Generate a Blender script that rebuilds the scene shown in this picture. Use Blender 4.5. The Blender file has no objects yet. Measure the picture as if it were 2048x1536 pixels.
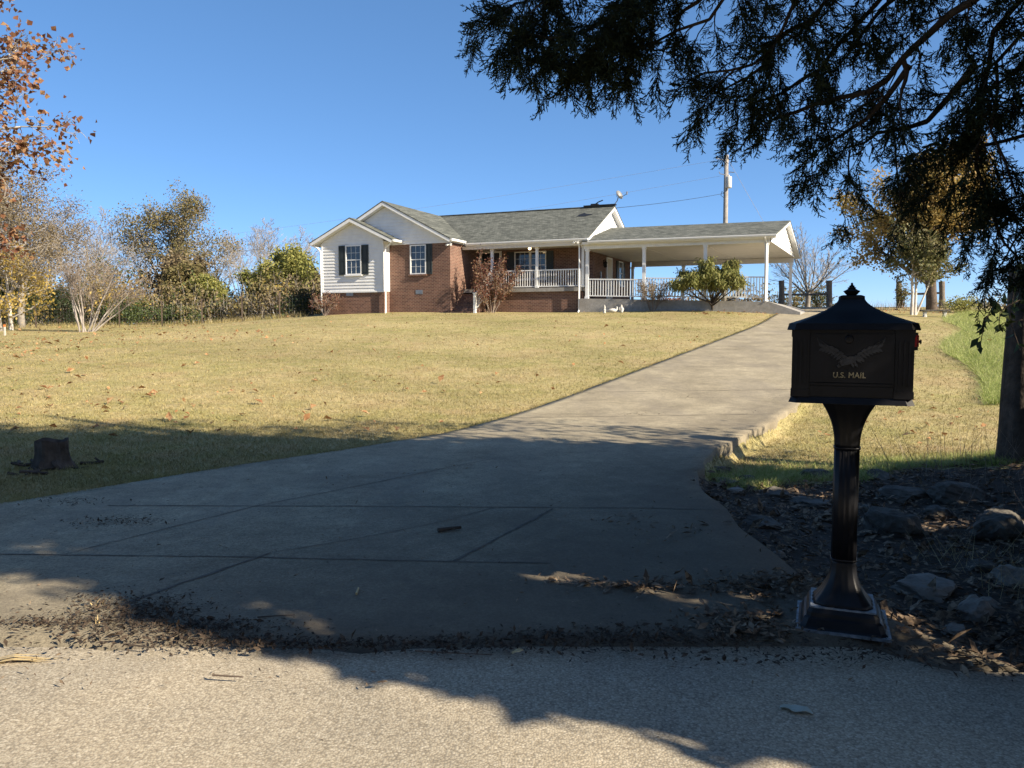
import bpy, math, random
import numpy as np
from mathutils import Vector, Matrix
R = np.random.default_rng(7)
S = bpy.context.scene
COL = S.collection
def A(*a): return np.array(a, float)
def nrm(v): return v/np.maximum(np.linalg.norm(v, axis=-1, keepdims=True), 1e-9)

# ------------------------------------------------------------------ camera model
F, H = 1600.0, 1.3
PIT = math.atan(118/F)
EYE = A(0, 0, H)
def ray(x, y):
    a = (x-1024)/F; b = (768-y)/F
    return A(a, math.cos(PIT)+b*math.sin(PIT), -math.sin(PIT)+b*math.cos(PIT))
def at(x, y, Y):
    r = ray(x, y); return EYE + r*(Y/r[1])
TH = math.radians(23)
UX = A(math.cos(TH), -math.sin(TH), 0); VX = A(math.sin(TH), math.cos(TH), 0)
HO = A(-3.14, 41.0, 1.81)
def hw(u, v, z=0): return HO + UX*u + VX*v + A(0, 0, z)

# ------------------------------------------------------------------ terrain
DL = [(-14, 3.6), (-7.6, 4.35), (-3.66, 5.63), (-3.14, 6.34), (-2.49, 7.24), (-1.7, 8.15), (-0.85, 9.3), (-0.2, 10.7), (0.27, 11.75), (4.24, 20), (9.02, 30), (13.8, 40), (17.6, 48)]
DR = [(2.3, 2.6), (1.93, 2.88), (1.74, 3.12), (1.66, 3.3), (1.52, 3.7), (1.44, 4.45), (1.47, 5.5), (1.5, 6.5), (1.68, 7.1), (2.1, 8.2), (2.85, 9.5), (3.65, 10.9), (4.45, 12.4), (8.1, 20), (12.85, 30), (17.6, 40), (21.4, 48)]
def ss(a, b, x):
    t = np.clip((x-a)/(b-a), 0, 1); return t*t*(3-2*t)
def g0(X, Y):
    X = np.asarray(X, float); Y = np.asarray(Y, float)
    p = np.where(Y < 13, np.where(Y > 9.8, (Y-9.8)**2*0.065/6.4, 0), 0.104+(Y-13)*0.065)
    p = np.where(Y > 48, 2.379+0.0*(Y-48), p)
    p = np.where(Y > 54, 2.379-(Y-54)*0.03, p)
    p = np.where(Y > 150, -0.5, p)
    f = 1-0.46*ss(-4, -22, X)-0.06*ss(-22, -40, X)
    f = np.where(p < 0, 1, f)
    b = 0.26*np.exp(-((X-9)/6.0)**2-((Y-37.5)/4.2)**2)
    return p*f + b
def dr_right(Y):
    ys = [p[1] for p in DR]; xs = [p[0] for p in DR]; return np.interp(Y, ys, xs)
def dl_left(Y):
    ys = [p[1] for p in DL]; xs = [p[0] for p in DL]; return np.interp(Y, ys, xs)
def g(X, Y):
    X = np.asarray(X, float); Y = np.asarray(Y, float)
    z = g0(X, Y)
    rx = X-dr_right(Y)
    z = z - (0.10+.08*np.exp(-((Y-9.3)/2.6)**2))*ss(-.03, 0.10, rx)*ss(2.6, 3.4, Y)*(1-ss(14, 19, Y))
    z = z - 0.10*ss(0.1, 0.9, rx)*ss(2.7, 3.6, Y)*(1-ss(6.4, 7.6, Y))
    z = z + 0.30*ss(3.2, 5.2, X)*ss(2.6, 3.6, Y)*(1-ss(6.6, 9.5, Y))
    return z
def hit(x, y, f=g, t1=60):
    r = ray(x, y); ts = np.linspace(1.5, t1, 6000)
    P = EYE[None]+ts[:, None]*r[None]
    d = P[:, 2]-f(P[:, 0], P[:, 1])
    i = np.argmax(d < 0) if (d < 0).any() else int(np.argmin(d))
    return P[i]

# ------------------------------------------------------------------ helpers
def new_obj(name, me, mat=None, parent=None, kind=None, label=None, cat=None, group=None):
    o = bpy.data.objects.new(name, me); COL.objects.link(o)
    if me is not None and mat is not None:
        for m in (mat if isinstance(mat, (list, tuple)) else [mat]): me.materials.append(m)
    if parent is not None: o.parent = parent
    tag(o, label, cat, group, kind)
    return o
def tag(o, label=None, cat=None, group=None, kind=None):
    if label: o['label'] = label
    if cat: o['category'] = cat
    if group: o['group'] = group
    if kind: o['kind'] = kind
    return o
def empty(name, loc, rz=0, label=None, cat=None, group=None):
    o = bpy.data.objects.new(name, None); COL.objects.link(o); o.empty_display_size = 0.2
    o.location = loc; o.rotation_euler = (0, 0, rz); return tag(o, label, cat, group)
def copy_tree(o, parent=None):
    c = o.copy(); COL.objects.link(c)
    if parent is not None: c.parent = parent
    for ch in list(o.children): copy_tree(ch, c)
    return c
class MB:
    def __init__(s): s.v = []; s.f = []; s.n = 0; s.mi = []; s.cur = 0
    def add(s, V, Fs):
        V = np.asarray(V, float).reshape(-1, 3)
        s.v.append(V)
        for f in Fs: s.f.append([i+s.n for i in f]); s.mi.append(s.cur)
        s.n += len(V); return s
    def box(s, x0, x1, y0, y1, z0, z1):
        V = [(x, y, z) for z in (z0, z1) for y in (y0, y1) for x in (x0, x1)]
        return s.add(V, [(0, 2, 3, 1), (4, 5, 7, 6), (0, 1, 5, 4), (2, 6, 7, 3), (0, 4, 6, 2), (1, 3, 7, 5)])
    def hexa(s, bot, top):
        n = len(bot); V = list(bot)+list(top)
        Fs = [tuple(range(n))[::-1], tuple(range(n, 2*n))]
        for i in range(n): j = (i+1) % n; Fs.append((i, j, j+n, i+n))
        return s.add(V, Fs)
    def slab(s, poly, t, n=(0, 0, 1)):
        """polygon (3D points) thickened downwards along -n by t"""
        P = np.asarray(poly, float); return s.hexa(P-np.asarray(n, float)*t, P)
    def tube(s, pts, rad, k=8, cap=True):
        P = np.asarray(pts, float); m = len(P)
        r = np.full(m, rad, float) if np.isscalar(rad) else np.asarray(rad, float)
        V = []; a = None
        for i in range(m):
            t = nrm(P[min(i+1, m-1)]-P[max(i-1, 0)])
            if a is None: a = A(0, 0, 1) if abs(t[2]) < .9 else A(1, 0, 0)
            a = nrm(a-t*(a@t)); b = np.cross(t, a)
            for j in range(k):
                w = 2*math.pi*j/k; V.append(P[i]+r[i]*(a*math.cos(w)+b*math.sin(w)))
        Fs = [(i*k+j, i*k+(j+1) % k, (i+1)*k+(j+1) % k, (i+1)*k+j) for i in range(m-1) for j in range(k)]
        if cap: Fs += [tuple(range(k))[::-1], tuple((m-1)*k+j for j in range(k))]
        return s.add(V, Fs)
    def rings(s, rings, closed=True, caps=True):
        m = len(rings); k = len(rings[0]); V = np.concatenate([np.asarray(r, float) for r in rings])
        Fs = []
        for i in range(m-1):
            for j in range(k if closed else k-1): Fs.append((i*k+j, i*k+(j+1) % k, (i+1)*k+(j+1) % k, (i+1)*k+j))
        if caps: Fs += [tuple(range(k))[::-1], tuple((m-1)*k+j for j in range(k))]
        return s.add(V, Fs)
    def lathe(s, prof, c=(0, 0, 0), k=24):
        return s.rings([[(c[0]+r*math.cos(2*math.pi*j/k), c[1]+r*math.sin(2*math.pi*j/k), c[2]+z) for j in range(k)] for r, z in prof])
    def mesh(s, name):
        me = bpy.data.meshes.new(name)
        V = np.concatenate(s.v) if s.v else np.zeros((0, 3))
        me.from_pydata([tuple(v) for v in V], [], s.f)
        if any(s.mi): me.polygons.foreach_set('material_index', s.mi)
        me.update(); return me
    def build(s, name, mat, parent=None, smooth=False, **k):
        me = s.mesh(name)
        if smooth: me.polygons.foreach_set('use_smooth', [True]*len(me.polygons))
        return new_obj(name, me, mat, parent, **k)
def raw_mesh(name, V, Fa, mi=None, smooth=False):
    """V (n,3), Fa (m,k) equal sized faces"""
    V = np.ascontiguousarray(V, np.float32); Fa = np.ascontiguousarray(Fa, np.int32)
    me = bpy.data.meshes.new(name); k = Fa.shape[1]
    me.vertices.add(len(V)); me.vertices.foreach_set('co', V.ravel())
    me.loops.add(Fa.size); me.loops.foreach_set('vertex_index', Fa.ravel())
    me.polygons.add(len(Fa)); me.polygons.foreach_set('loop_start', np.arange(len(Fa), dtype=np.int32)*k)
    me.polygons.foreach_set('loop_total', np.full(len(Fa), k, np.int32))
    if mi is not None: me.polygons.foreach_set('material_index', np.asarray(mi, np.int32))
    if smooth: me.polygons.foreach_set('use_smooth', np.ones(len(Fa), bool))
    me.update(calc_edges=True); me.validate(); return me
def tubes_arr(P0, P1, R0, R1, k=5):
    n = len(P0); t = nrm(P1-P0)
    a = np.where(np.abs(t[:, 2:3]) < .9, A(0, 0, 1)[None], A(1, 0, 0)[None])
    a = nrm(a-t*np.sum(a*t, 1, keepdims=True)); b = np.cross(t, a)
    w = 2*np.pi*np.arange(k)/k
    off = a[:, None]*np.cos(w)[None, :, None]+b[:, None]*np.sin(w)[None, :, None]
    V = np.concatenate([P0[:, None]+off*R0[:, None, None], P1[:, None]+off*R1[:, None, None]], 1).reshape(-1, 3)
    j = np.arange(k); base = np.stack([j, (j+1) % k, (j+1) % k+k, j+k], 1)
    Fa = (base[None]+(np.arange(n)*2*k)[:, None, None]).reshape(-1, 4)
    return V, Fa
def leaves_arr(P, size, aspect, rng, axis=None, spread=1.0, fold=0.25):
    n = len(P); L = np.asarray(size, float)*np.ones(n)
    a = rng.normal(size=(n, 3))
    if axis is not None: a = np.asarray(axis, float)+spread*a
    a = nrm(a); b = nrm(np.cross(a, rng.normal(size=(n, 3)))); c = np.cross(a, b)
    W = (L*aspect)[:, None]; L = L[:, None]
    mid = P+a*L*.45
    V = np.stack([P, mid+b*W*.5+c*W*fold, P+a*L, mid-b*W*.5+c*W*fold], 1).reshape(-1, 3)
    q = np.arange(n)[:, None]*4
    return V, q+np.array([[0, 1, 2, 3]])
def join(parts):
    V = []; Fa = []; n = 0
    for v, f in parts: V.append(v); Fa.append(f+n); n += len(v)
    return np.concatenate(V), np.concatenate(Fa)

# ------------------------------------------------------------------ materials
def nodes(name):
    m = bpy.data.materials.new(name); m.use_nodes = True; nt = m.node_tree
    for n in list(nt.nodes): nt.nodes.remove(n)
    out = nt.nodes.new('ShaderNodeOutputMaterial')
    return m, nt, out
def N(nt, t, **k):
    n = nt.nodes.new(t)
    for a, v in k.items():
        if a.startswith('i_'):
            key = a[2:].replace('_', ' '); n.inputs[key].default_value = v
        else: setattr(n, a, v)
    return n
def c4(c): return (c[0], c[1], c[2], 1)
def pos(nt, obj=True):
    return N(nt, 'ShaderNodeTexCoord').outputs['Object'] if obj else N(nt, 'ShaderNodeNewGeometry').outputs['Position']
def noise(nt, vec, scale, detail=4, rough=.55):
    n = N(nt, 'ShaderNodeTexNoise'); n.inputs['Scale'].default_value = scale; n.inputs['Detail'].default_value = detail
    n.inputs['Roughness'].default_value = rough; nt.links.new(vec, n.inputs['Vector']); return n.outputs['Fac']
def ramp(nt, fac, stops):
    r = N(nt, 'ShaderNodeValToRGB'); e = r.color_ramp.elements
    while len(e) < len(stops): e.new(.5)
    for i, (p, c) in enumerate(stops): e[i].position = p; e[i].color = c4(c)
    nt.links.new(fac, r.inputs['Fac']); return r.outputs['Color']
def mixc(nt, fac, a, b, mode='MIX'):
    m = N(nt, 'ShaderNodeMix', data_type='RGBA', blend_type=mode)
    for key, v in ((0, fac), (6, a), (7, b)):
        if hasattr(v, 'is_linked') or hasattr(v, 'links'): nt.links.new(v, m.inputs[key])
        else: m.inputs[key].default_value = v if key == 0 else c4(v)
    return m.outputs[2]
def math_(nt, op, a, b=None):
    m = N(nt, 'ShaderNodeMath', operation=op)
    for i, v in ((0, a), (1, b)):
        if v is None: continue
        if hasattr(v, 'links'): nt.links.new(v, m.inputs[i])
        else: m.inputs[i].default_value = v
    return m.outputs[0]
def finish(nt, out, col, rough=.8, bump=None, bstr=.3, bdist=.01, metal=0, spec=.3, transl=0):
    p = N(nt, 'ShaderNodeBsdfPrincipled')
    if hasattr(col, 'links'): nt.links.new(col, p.inputs['Base Color'])
    else: p.inputs['Base Color'].default_value = c4(col)
    if hasattr(rough, 'links'): nt.links.new(rough, p.inputs['Roughness'])
    else: p.inputs['Roughness'].default_value = rough
    p.inputs['Metallic'].default_value = metal; p.inputs['Specular IOR Level'].default_value = spec
    if bump is not None:
        b = N(nt, 'ShaderNodeBump'); b.inputs['Strength'].default_value = bstr; b.inputs['Distance'].default_value = bdist
        nt.links.new(bump, b.inputs['Height']); nt.links.new(b.outputs[0], p.inputs['Normal'])
    sh = p.outputs[0]
    if transl:
        t = N(nt, 'ShaderNodeBsdfTranslucent')
        if hasattr(col, 'links'): nt.links.new(col, t.inputs['Color'])
        else: t.inputs['Color'].default_value = c4(col)
        mx = N(nt, 'ShaderNodeMixShader'); mx.inputs[0].default_value = transl
        nt.links.new(sh, mx.inputs[1]); nt.links.new(t.outputs[0], mx.inputs[2]); sh = mx.outputs[0]
    nt.links.new(sh, out.inputs['Surface'])
def simple(name, c1, c2=None, scale=5, rough=.7, bstr=0, bscale=40, bdist=.005, metal=0, spec=.3, world=False, transl=0, detail=5):
    m, nt, out = nodes(name); v = pos(nt, not world)
    col = c1 if c2 is None else ramp(nt, noise(nt, v, scale, detail), [(.3, c1), (.7, c2)])
    b = noise(nt, v, bscale, 5) if bstr else None
    finish(nt, out, col, rough, b, bstr, bdist, metal, spec, transl); return m
def leafmat(name, cols, scale=3.0, transl=.3, rough=.6):
    """leaf colours picked by fine world noise plus a large clump noise"""
    m, nt, out = nodes(name); v = pos(nt)
    w = N(nt, 'ShaderNodeTexVoronoi'); w.inputs['Scale'].default_value = scale*4; nt.links.new(v, w.inputs['Vector'])
    sep = N(nt, 'ShaderNodeSeparateColor'); nt.links.new(w.outputs['Color'], sep.inputs[0])
    f = math_(nt, 'ADD', math_(nt, 'MULTIPLY', sep.outputs[0], .6), math_(nt, 'MULTIPLY', noise(nt, v, .5, 2), .5))
    k = len(cols)
    col = ramp(nt, f, [(.15+.7*i/max(k-1, 1), c) for i, c in enumerate(cols)])
    finish(nt, out, col, rough, transl=transl, spec=.25); return m

def m_lawn(name='lawn', blades=False):
    m, nt, out = nodes(name); v = pos(nt, False)
    n1 = noise(nt, v, .35, 4); n2 = noise(nt, v, 2.2, 4); n3 = noise(nt, v, 38, 3, .7)
    base = ramp(nt, n3, [(.28, (.20, .155, .075)), (.5, (.37, .30, .15)), (.72, (.60, .51, .30))])
    grn = ramp(nt, n3, [(.3, (.09, .105, .022)), (.7, (.24, .25, .06))])
    f = math_(nt, 'MULTIPLY_ADD', n1, .62); nt.nodes[-1].inputs[2].default_value = -.08
    f2 = N(nt, 'ShaderNodeMapRange'); f2.inputs[1].default_value = .40; f2.inputs[2].default_value = .62
    s = math_(nt, 'ADD', math_(nt, 'MULTIPLY', n1, .5), math_(nt, 'MULTIPLY', n2, .5)); nt.links.new(s, f2.inputs[0])
    f3 = math_(nt, 'MULTIPLY', f2.outputs[0], .55)
    col = mixc(nt, f3, base, grn)
    dry = N(nt, 'ShaderNodeMapRange'); dry.inputs[1].default_value = .52; dry.inputs[2].default_value = .75
    nt.links.new(noise(nt, v, .8, 5), dry.inputs[0])
    col = mixc(nt, math_(nt, 'MULTIPLY', dry.outputs[0], .55), col, (.33, .235, .13))
    col = mixc(nt, 1.0, col, ramp(nt, noise(nt, v, 9, 5, .65), [(.3, (.74, .74, .72)), (.7, (1.2, 1.2, 1.18))]), 'MULTIPLY')
    col = mixc(nt, 1.0, col, ramp(nt, noise(nt, v, .22, 5, .6), [(.32, (.84, .83, .80)), (.62, (1.1, 1.09, 1.07))]), 'MULTIPLY')
    finish(nt, out, col, .85, None if blades else noise(nt, v, 60, 4), .5, .02, spec=.15, transl=.15 if blades else 0); return m
def m_road():
    m, nt, out = nodes('chip_seal_asphalt'); v = pos(nt, False)
    vo = N(nt, 'ShaderNodeTexVoronoi'); vo.inputs['Scale'].default_value = 120; nt.links.new(v, vo.inputs['Vector'])
    sep = N(nt, 'ShaderNodeSeparateColor'); nt.links.new(vo.outputs['Color'], sep.inputs[0])
    chip = ramp(nt, sep.outputs[0], [(0, (.29, .25, .185)), (.3, (.38, .33, .25)), (.8, (.44, .39, .30)), (1, (.53, .475, .375))])
    gap = N(nt, 'ShaderNodeMapRange'); gap.inputs[1].default_value = .50; gap.inputs[2].default_value = .68; nt.links.new(vo.outputs['Distance'], gap.inputs[0])
    col = mixc(nt, math_(nt, 'MULTIPLY', gap.outputs[0], .38), chip, (.075, .065, .055))
    big = ramp(nt, noise(nt, v, 1.3, 5), [(.35, (.80, .80, .80)), (.65, (1.08, 1.05, 1.0))])
    col = mixc(nt, 1.0, col, big, 'MULTIPLY')
    h = math_(nt, 'ADD', math_(nt, 'SUBTRACT', 1, vo.outputs['Distance']), math_(nt, 'MULTIPLY', noise(nt, v, 160, 3), .5))
    finish(nt, out, col, .9, h, .38, .004, spec=.2); return m
def m_concrete(name='driveway_concrete', a=(.27, .232, .158), b=(.44, .382, .265), stain_shade=True):
    m, nt, out = nodes(name); v = pos(nt, False)
    col = ramp(nt, noise(nt, v, 1.1, 6, .6), [(.3, a), (.7, b)])
    fine = ramp(nt, noise(nt, v, 120, 3, .7), [(.3, (.55, .55, .55)), (.7, (1.22, 1.22, 1.22))])
    col = mixc(nt, 1.0, col, fine, 'MULTIPLY')
    gr = ramp(nt, noise(nt, v, 48, 3, .7), [(.32, (.74, .74, .74)), (.68, (1.2, 1.2, 1.2))])
    col = mixc(nt, 1.0, col, gr, 'MULTIPLY')
    mid = ramp(nt, noise(nt, v, 7, 6, .65), [(.32, (.80, .80, .80)), (.68, (1.14, 1.13, 1.12))])
    col = mixc(nt, 1.0, col, mid, 'MULTIPLY')
    if stain_shade:
        mp = N(nt, 'ShaderNodeMapping'); mp.inputs['Scale'].default_value = (.9, .25, 1); mp.inputs['Rotation'].default_value = (0, 0, .45)
        nt.links.new(v, mp.inputs[0])
        st = N(nt, 'ShaderNodeMapRange'); st.inputs[1].default_value = .45; st.inputs[2].default_value = .72
        nt.links.new(noise(nt, mp.outputs[0], 1.6, 5), st.inputs[0])
        col = mixc(nt, math_(nt, 'MULTIPLY', st.outputs[0], .55), col, (.19, .165, .13))
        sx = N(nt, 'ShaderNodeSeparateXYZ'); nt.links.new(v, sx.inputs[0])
        # leaf-tannin staining on the apron, plus painted darkening to deepen its shade
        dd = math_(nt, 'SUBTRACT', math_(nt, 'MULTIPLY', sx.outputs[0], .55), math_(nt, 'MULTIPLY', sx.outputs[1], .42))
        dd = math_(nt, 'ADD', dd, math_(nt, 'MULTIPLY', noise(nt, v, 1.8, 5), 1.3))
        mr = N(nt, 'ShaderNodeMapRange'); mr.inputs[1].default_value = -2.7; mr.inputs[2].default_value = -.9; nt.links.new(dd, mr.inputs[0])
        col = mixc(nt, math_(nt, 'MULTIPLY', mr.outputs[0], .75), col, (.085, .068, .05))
    h = math_(nt, 'ADD', noise(nt, v, 130, 4, .7), math_(nt, 'MULTIPLY', noise(nt, v, 14, 4), .8))
    finish(nt, out, col, .88, h, .45, .006, spec=.2); return m
def m_brick():
    m, nt, out = nodes('red_brick'); v = pos(nt)
    s = N(nt, 'ShaderNodeSeparateXYZ'); nt.links.new(v, s.inputs[0])
    c = N(nt, 'ShaderNodeCombineXYZ'); nt.links.new(math_(nt, 'ADD', s.outputs[0], s.outputs[1]), c.inputs[0]); nt.links.new(s.outputs[2], c.inputs[1])
    b = N(nt, 'ShaderNodeTexBrick'); nt.links.new(c.outputs[0], b.inputs['Vector'])
    b.inputs['Scale'].default_value = 1; b.inputs['Brick Width'].default_value = .205; b.inputs['Row Height'].default_value = .076
    b.inputs['Mortar Size'].default_value = .009; b.inputs['Mortar Smooth'].default_value = .2; b.inputs['Bias'].default_value = 0
    b.inputs['Color1'].default_value = c4((.185, .098, .072)); b.inputs['Color2'].default_value = c4((.105, .056, .045)); b.inputs['Mortar'].default_value = c4((.30, .225, .17))
    col = mixc(nt, 1.0, b.outputs['Color'], ramp(nt, noise(nt, v, 1.2, 5), [(.3, (.82, .8, .8)), (.7, (1.15, 1.12, 1.1))]), 'MULTIPLY')
    h = math_(nt, 'SUBTRACT', 1, b.outputs['Fac'])
    finish(nt, out, col, .85, h, .6, .008, spec=.2); return m
def m_shingle():
    m, nt, out = nodes('asphalt_shingle'); v = pos(nt)
    s = N(nt, 'ShaderNodeSeparateXYZ'); nt.links.new(v, s.inputs[0])
    c = N(nt, 'ShaderNodeCombineXYZ'); nt.links.new(math_(nt, 'ADD', s.outputs[0], math_(nt, 'MULTIPLY', s.outputs[1], .37)), c.inputs[0]); nt.links.new(math_(nt, 'MULTIPLY', s.outputs[2], 2.2), c.inputs[1])
    b = N(nt, 'ShaderNodeTexBrick'); nt.links.new(c.outputs[0], b.inputs['Vector'])
    b.inputs['Scale'].default_value = 1; b.inputs['Brick Width'].default_value = .30; b.inputs['Row Height'].default_value = .14
    b.inputs['Mortar Size'].default_value = .006; b.inputs['Bias'].default_value = 0
    b.inputs['Color1'].default_value = c4((.085, .090, .082)); b.inputs['Color2'].default_value = c4((.15, .155, .14)); b.inputs['Mortar'].default_value = c4((.06, .062, .06))
    col = mixc(nt, 1.0, b.outputs['Color'], ramp(nt, noise(nt, c.outputs[0], 3.5, 6, .7), [(.3, (.6, .62, .6)), (.7, (1.3, 1.3, 1.25))]), 'MULTIPLY')
    finish(nt, out, col, .95, b.outputs['Fac'], .4, .01, spec=.15); return m
MT = {}
MT['lawn'] = m_lawn(); MT['blade'] = m_lawn('lawn_blades', True)
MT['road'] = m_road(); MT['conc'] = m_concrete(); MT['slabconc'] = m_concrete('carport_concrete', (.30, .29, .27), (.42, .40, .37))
MT['brick'] = m_brick(); MT['shingle'] = m_shingle()
MT['white'] = simple('white_vinyl', (.78, .78, .76), (.70, .70, .69), 3, .45)
MT['trim'] = simple('white_trim', (.80, .80, .78), (.73, .73, .71), 4, .4)
MT['soffit'] = simple('cream_soffit', (.72, .68, .60), (.64, .60, .52), 1.2, .6)
MT['glass'] = simple('window_glass', (.02, .026, .036), (.035, .04, .05), 2, .04, spec=.8)
MT['shutter'] = simple('dark_green_shutter', (.022, .03, .032), (.034, .042, .045), 3, .5)
MT['darkdoor'] = simple('dark_door_paint', (.02, .02, .025), (.03, .03, .035), 3, .35)
MT['cdoor'] = simple('cream_door_paint', (.62, .55, .42), (.55, .48, .36), 3, .5)
MT['metal'] = simple('grey_metal', (.35, .35, .35), (.25, .25, .25), 4, .4, metal=.8)
MT['black'] = simple('black_iron', (.012, .012, .013), (.02, .02, .02), 6, .5)
MT['cast'] = simple('black_cast_aluminium', (.004, .004, .005), (.009, .009, .011), 9, .42, .15, 90, .002, metal=0, spec=.25)
MT['castworn'] = simple('worn_black_metal', (.010, .010, .012), (.022, .022, .024), 40, .35, spec=.5)
MT['edge'] = simple('worn_bare_metal', (.30, .32, .34), (.10, .11, .12), 30, .5, metal=.2)
MT['gold'] = simple('pale_gold_paint', (.22, .185, .11), (.15, .13, .08), 60, .45)
MT['red'] = simple('red_flag_paint', (.45, .012, .015), (.30, .01, .012), 20, .45)
MT['wood'] = simple('weathered_post_wood', (.10, .085, .07), (.22, .19, .16), 7, .9, .5, 30, .01)
MT['poleW'] = simple('grey_pole_wood', (.34, .31, .27), (.24, .215, .185), 5, .9, .4, 25, .01)
MT['darkbark'] = simple('dark_bark', (.035, .028, .022), (.09, .07, .055), 9, .95, .7, 18, .02)
MT['bark'] = simple('grey_bark', (.17, .15, .13), (.32, .29, .25), 4, .9, .5, 14, .02)
MT['pale'] = simple('pale_bark', (.42, .38, .33), (.60, .56, .50), 3, .85, .3, 20, .01)
MT['fanbark'] = simple('dull_pale_bark', (.22, .19, .165), (.40, .36, .32), 3, .9, .3, 20, .01)
MT['brownbark'] = simple('brown_bark', (.06, .045, .035), (.14, .105, .08), 6, .9, .6, 14, .02)
MT['twig'] = simple('twig_brown', (.17, .135, .11), (.28, .23, .19), 4, .9)
MT['twiggrey'] = simple('twig_grey', (.25, .22, .195), (.36, .33, .29), 2, .9)
MT['soil'] = simple('dark_soil', (.035, .027, .02), (.085, .066, .05), 6, .95, .9, 30, .03, world=True)
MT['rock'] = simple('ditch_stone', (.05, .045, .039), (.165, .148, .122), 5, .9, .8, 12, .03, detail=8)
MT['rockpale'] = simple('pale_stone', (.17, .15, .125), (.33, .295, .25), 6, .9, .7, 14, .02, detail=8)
MT['litter'] = leafmat('dead_leaf_litter', [(.05, .034, .024), (.115, .078, .05), (.19, .135, .085), (.30, .22, .15)], 12, .1, .8)
MT['mulch'] = leafmat('dark_leaf_crumbs', [(.028, .02, .014), (.055, .039, .027), (.10, .072, .05)], 20, .05, .9)
MT['lawnleaf'] = leafmat('fallen_leaf', [(.13, .06, .03), (.28, .14, .06), (.40, .22, .10), (.46, .33, .18)], 6, .15, .8)
MT['straw'] = simple('dry_straw', (.52, .40, .20), (.40, .29, .14), 20, .7)
MT['paleleaf'] = simple('pale_green_leaf_back', (.33, .36, .30), (.42, .44, .38), 30, .7, .4, 60, .003)
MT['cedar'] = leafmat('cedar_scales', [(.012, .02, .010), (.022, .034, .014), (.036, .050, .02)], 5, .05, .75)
MT['joint'] = simple('joint_dirt', (.07, .06, .048), (.16, .138, .108), 20, .95, world=True)
MT['syc'] = leafmat('sycamore_leaf', [(.09, .037, .025), (.165, .068, .04), (.25, .12, .06), (.38, .25, .12)], 2.5, .35)
MT['olive'] = leafmat('olive_oak_leaf', [(.085, .08, .033), (.155, .14, .055), (.22, .185, .08), (.25, .175, .09)], 1.5, .3)
MT['ygreen'] = leafmat('yellow_green_leaf', [(.14, .16, .045), (.24, .245, .07), (.36, .33, .10)], 1.5, .35)
MT['brownleaf'] = leafmat('brown_autumn_leaf', [(.115, .085, .05), (.19, .145, .085), (.26, .21, .12)], 1.5, .3)
MT['gold_l'] = leafmat('golden_leaf', [(.30, .22, .05), (.45, .33, .08), (.50, .36, .12)], 1.5, .35)
MT['green'] = leafmat('evergreen_leaf', [(.022, .04, .012), (.045, .07, .02), (.08, .10, .03)], 2, .15)
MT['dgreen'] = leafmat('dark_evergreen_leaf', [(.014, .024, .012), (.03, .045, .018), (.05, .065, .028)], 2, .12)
MT['pear'] = leafmat('orange_pear_leaf', [(.11, .11, .04), (.24, .19, .06), (.40, .28, .08), (.46, .31, .13)], 2, .35)
MT['holly'] = leafmat('green_brown_leaf', [(.07, .085, .03), (.14, .14, .05), (.24, .19, .09)], 2, .3)
MT['burg'] = leafmat('burgundy_leaf', [(.085, .03, .028), (.16, .055, .045), (.22, .12, .075), (.26, .20, .10)], 5, .25)
MT['peach'] = leafmat('peach_leaf', [(.11, .13, .035), (.20, .21, .06), (.31, .28, .10)], 4, .3)
MT['tallgrass'] = leafmat('tall_green_grass', [(.15, .20, .04), (.26, .33, .08), (.40, .44, .15), (.58, .54, .28)], 8, .3)
MT['plaster'] = simple('white_plaster', (.62, .60, .55), (.42, .40, .36), 9, .8)
MT['orange'] = simple('orange_cap', (.75, .20, .05), None, 1, .6)
m, nt, out = nodes('porch_bulb'); e = N(nt, 'ShaderNodeEmission'); e.inputs[0].default_value = (1, .72, .38, 1); e.inputs[1].default_value = 3; nt.links.new(e.outputs[0], out.inputs[0]); MT['bulb'] = m

# ------------------------------------------------------------------ ground, road, driveway
def grid_axis(pieces):
    out = []
    for a, b, st in pieces: out += list(np.arange(a, b, st))
    return np.array(out+[pieces[-1][1]])
def build_ground():
    xs = grid_axis([(-700, -120, 58), (-120, -40, 8), (-40, -12, 1.0), (-12, 1, .25), (1, 6, .08), (6, 8, .25), (8, 34, .7), (34, 120, 8), (120, 700, 58)])
    ys = grid_axis([(-300, -20, 40), (-20, 2, 2), (2, 16, .16), (16, 56, .55), (56, 160, 6), (160, 1200, 80)])
    X, Y = np.meshgrid(xs, ys); Z = g(X, Y)
    rx, lx = dr_right(Y), dl_left(Y)
    inside = (X < rx-.06) & (X > lx+.06) & (Y > 2.5) & (Y < 47)
    Z = np.where(inside, Z-.07, Z)
    Z = np.where(Y < 3.05, np.minimum(Z, 0)-.05, Z)
    V = np.stack([X, Y, Z], -1).reshape(-1, 3); nx, ny = len(xs), len(ys)
    i, j = np.meshgrid(np.arange(nx-1), np.arange(ny-1)); q = (j*nx+i).ravel()
    Fa = np.stack([q, q+1, q+nx+1, q+nx], 1)
    cx, cy = V[Fa[:, 0], 0]+.1, V[Fa[:, 0], 1]+.1
    edge = 7.35+.25*np.sin(cx*2.1)+.15*np.sin(cx*5.3)
    soil = ((cx > dr_right(cy)-.1) & (cy < edge)) | (cy < 3.2)
    new_obj('lawn_ground', raw_mesh('lawn_ground', V, Fa, soil.astype(int), True), [MT['lawn'], MT['soil']], kind='structure')
build_ground()
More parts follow.
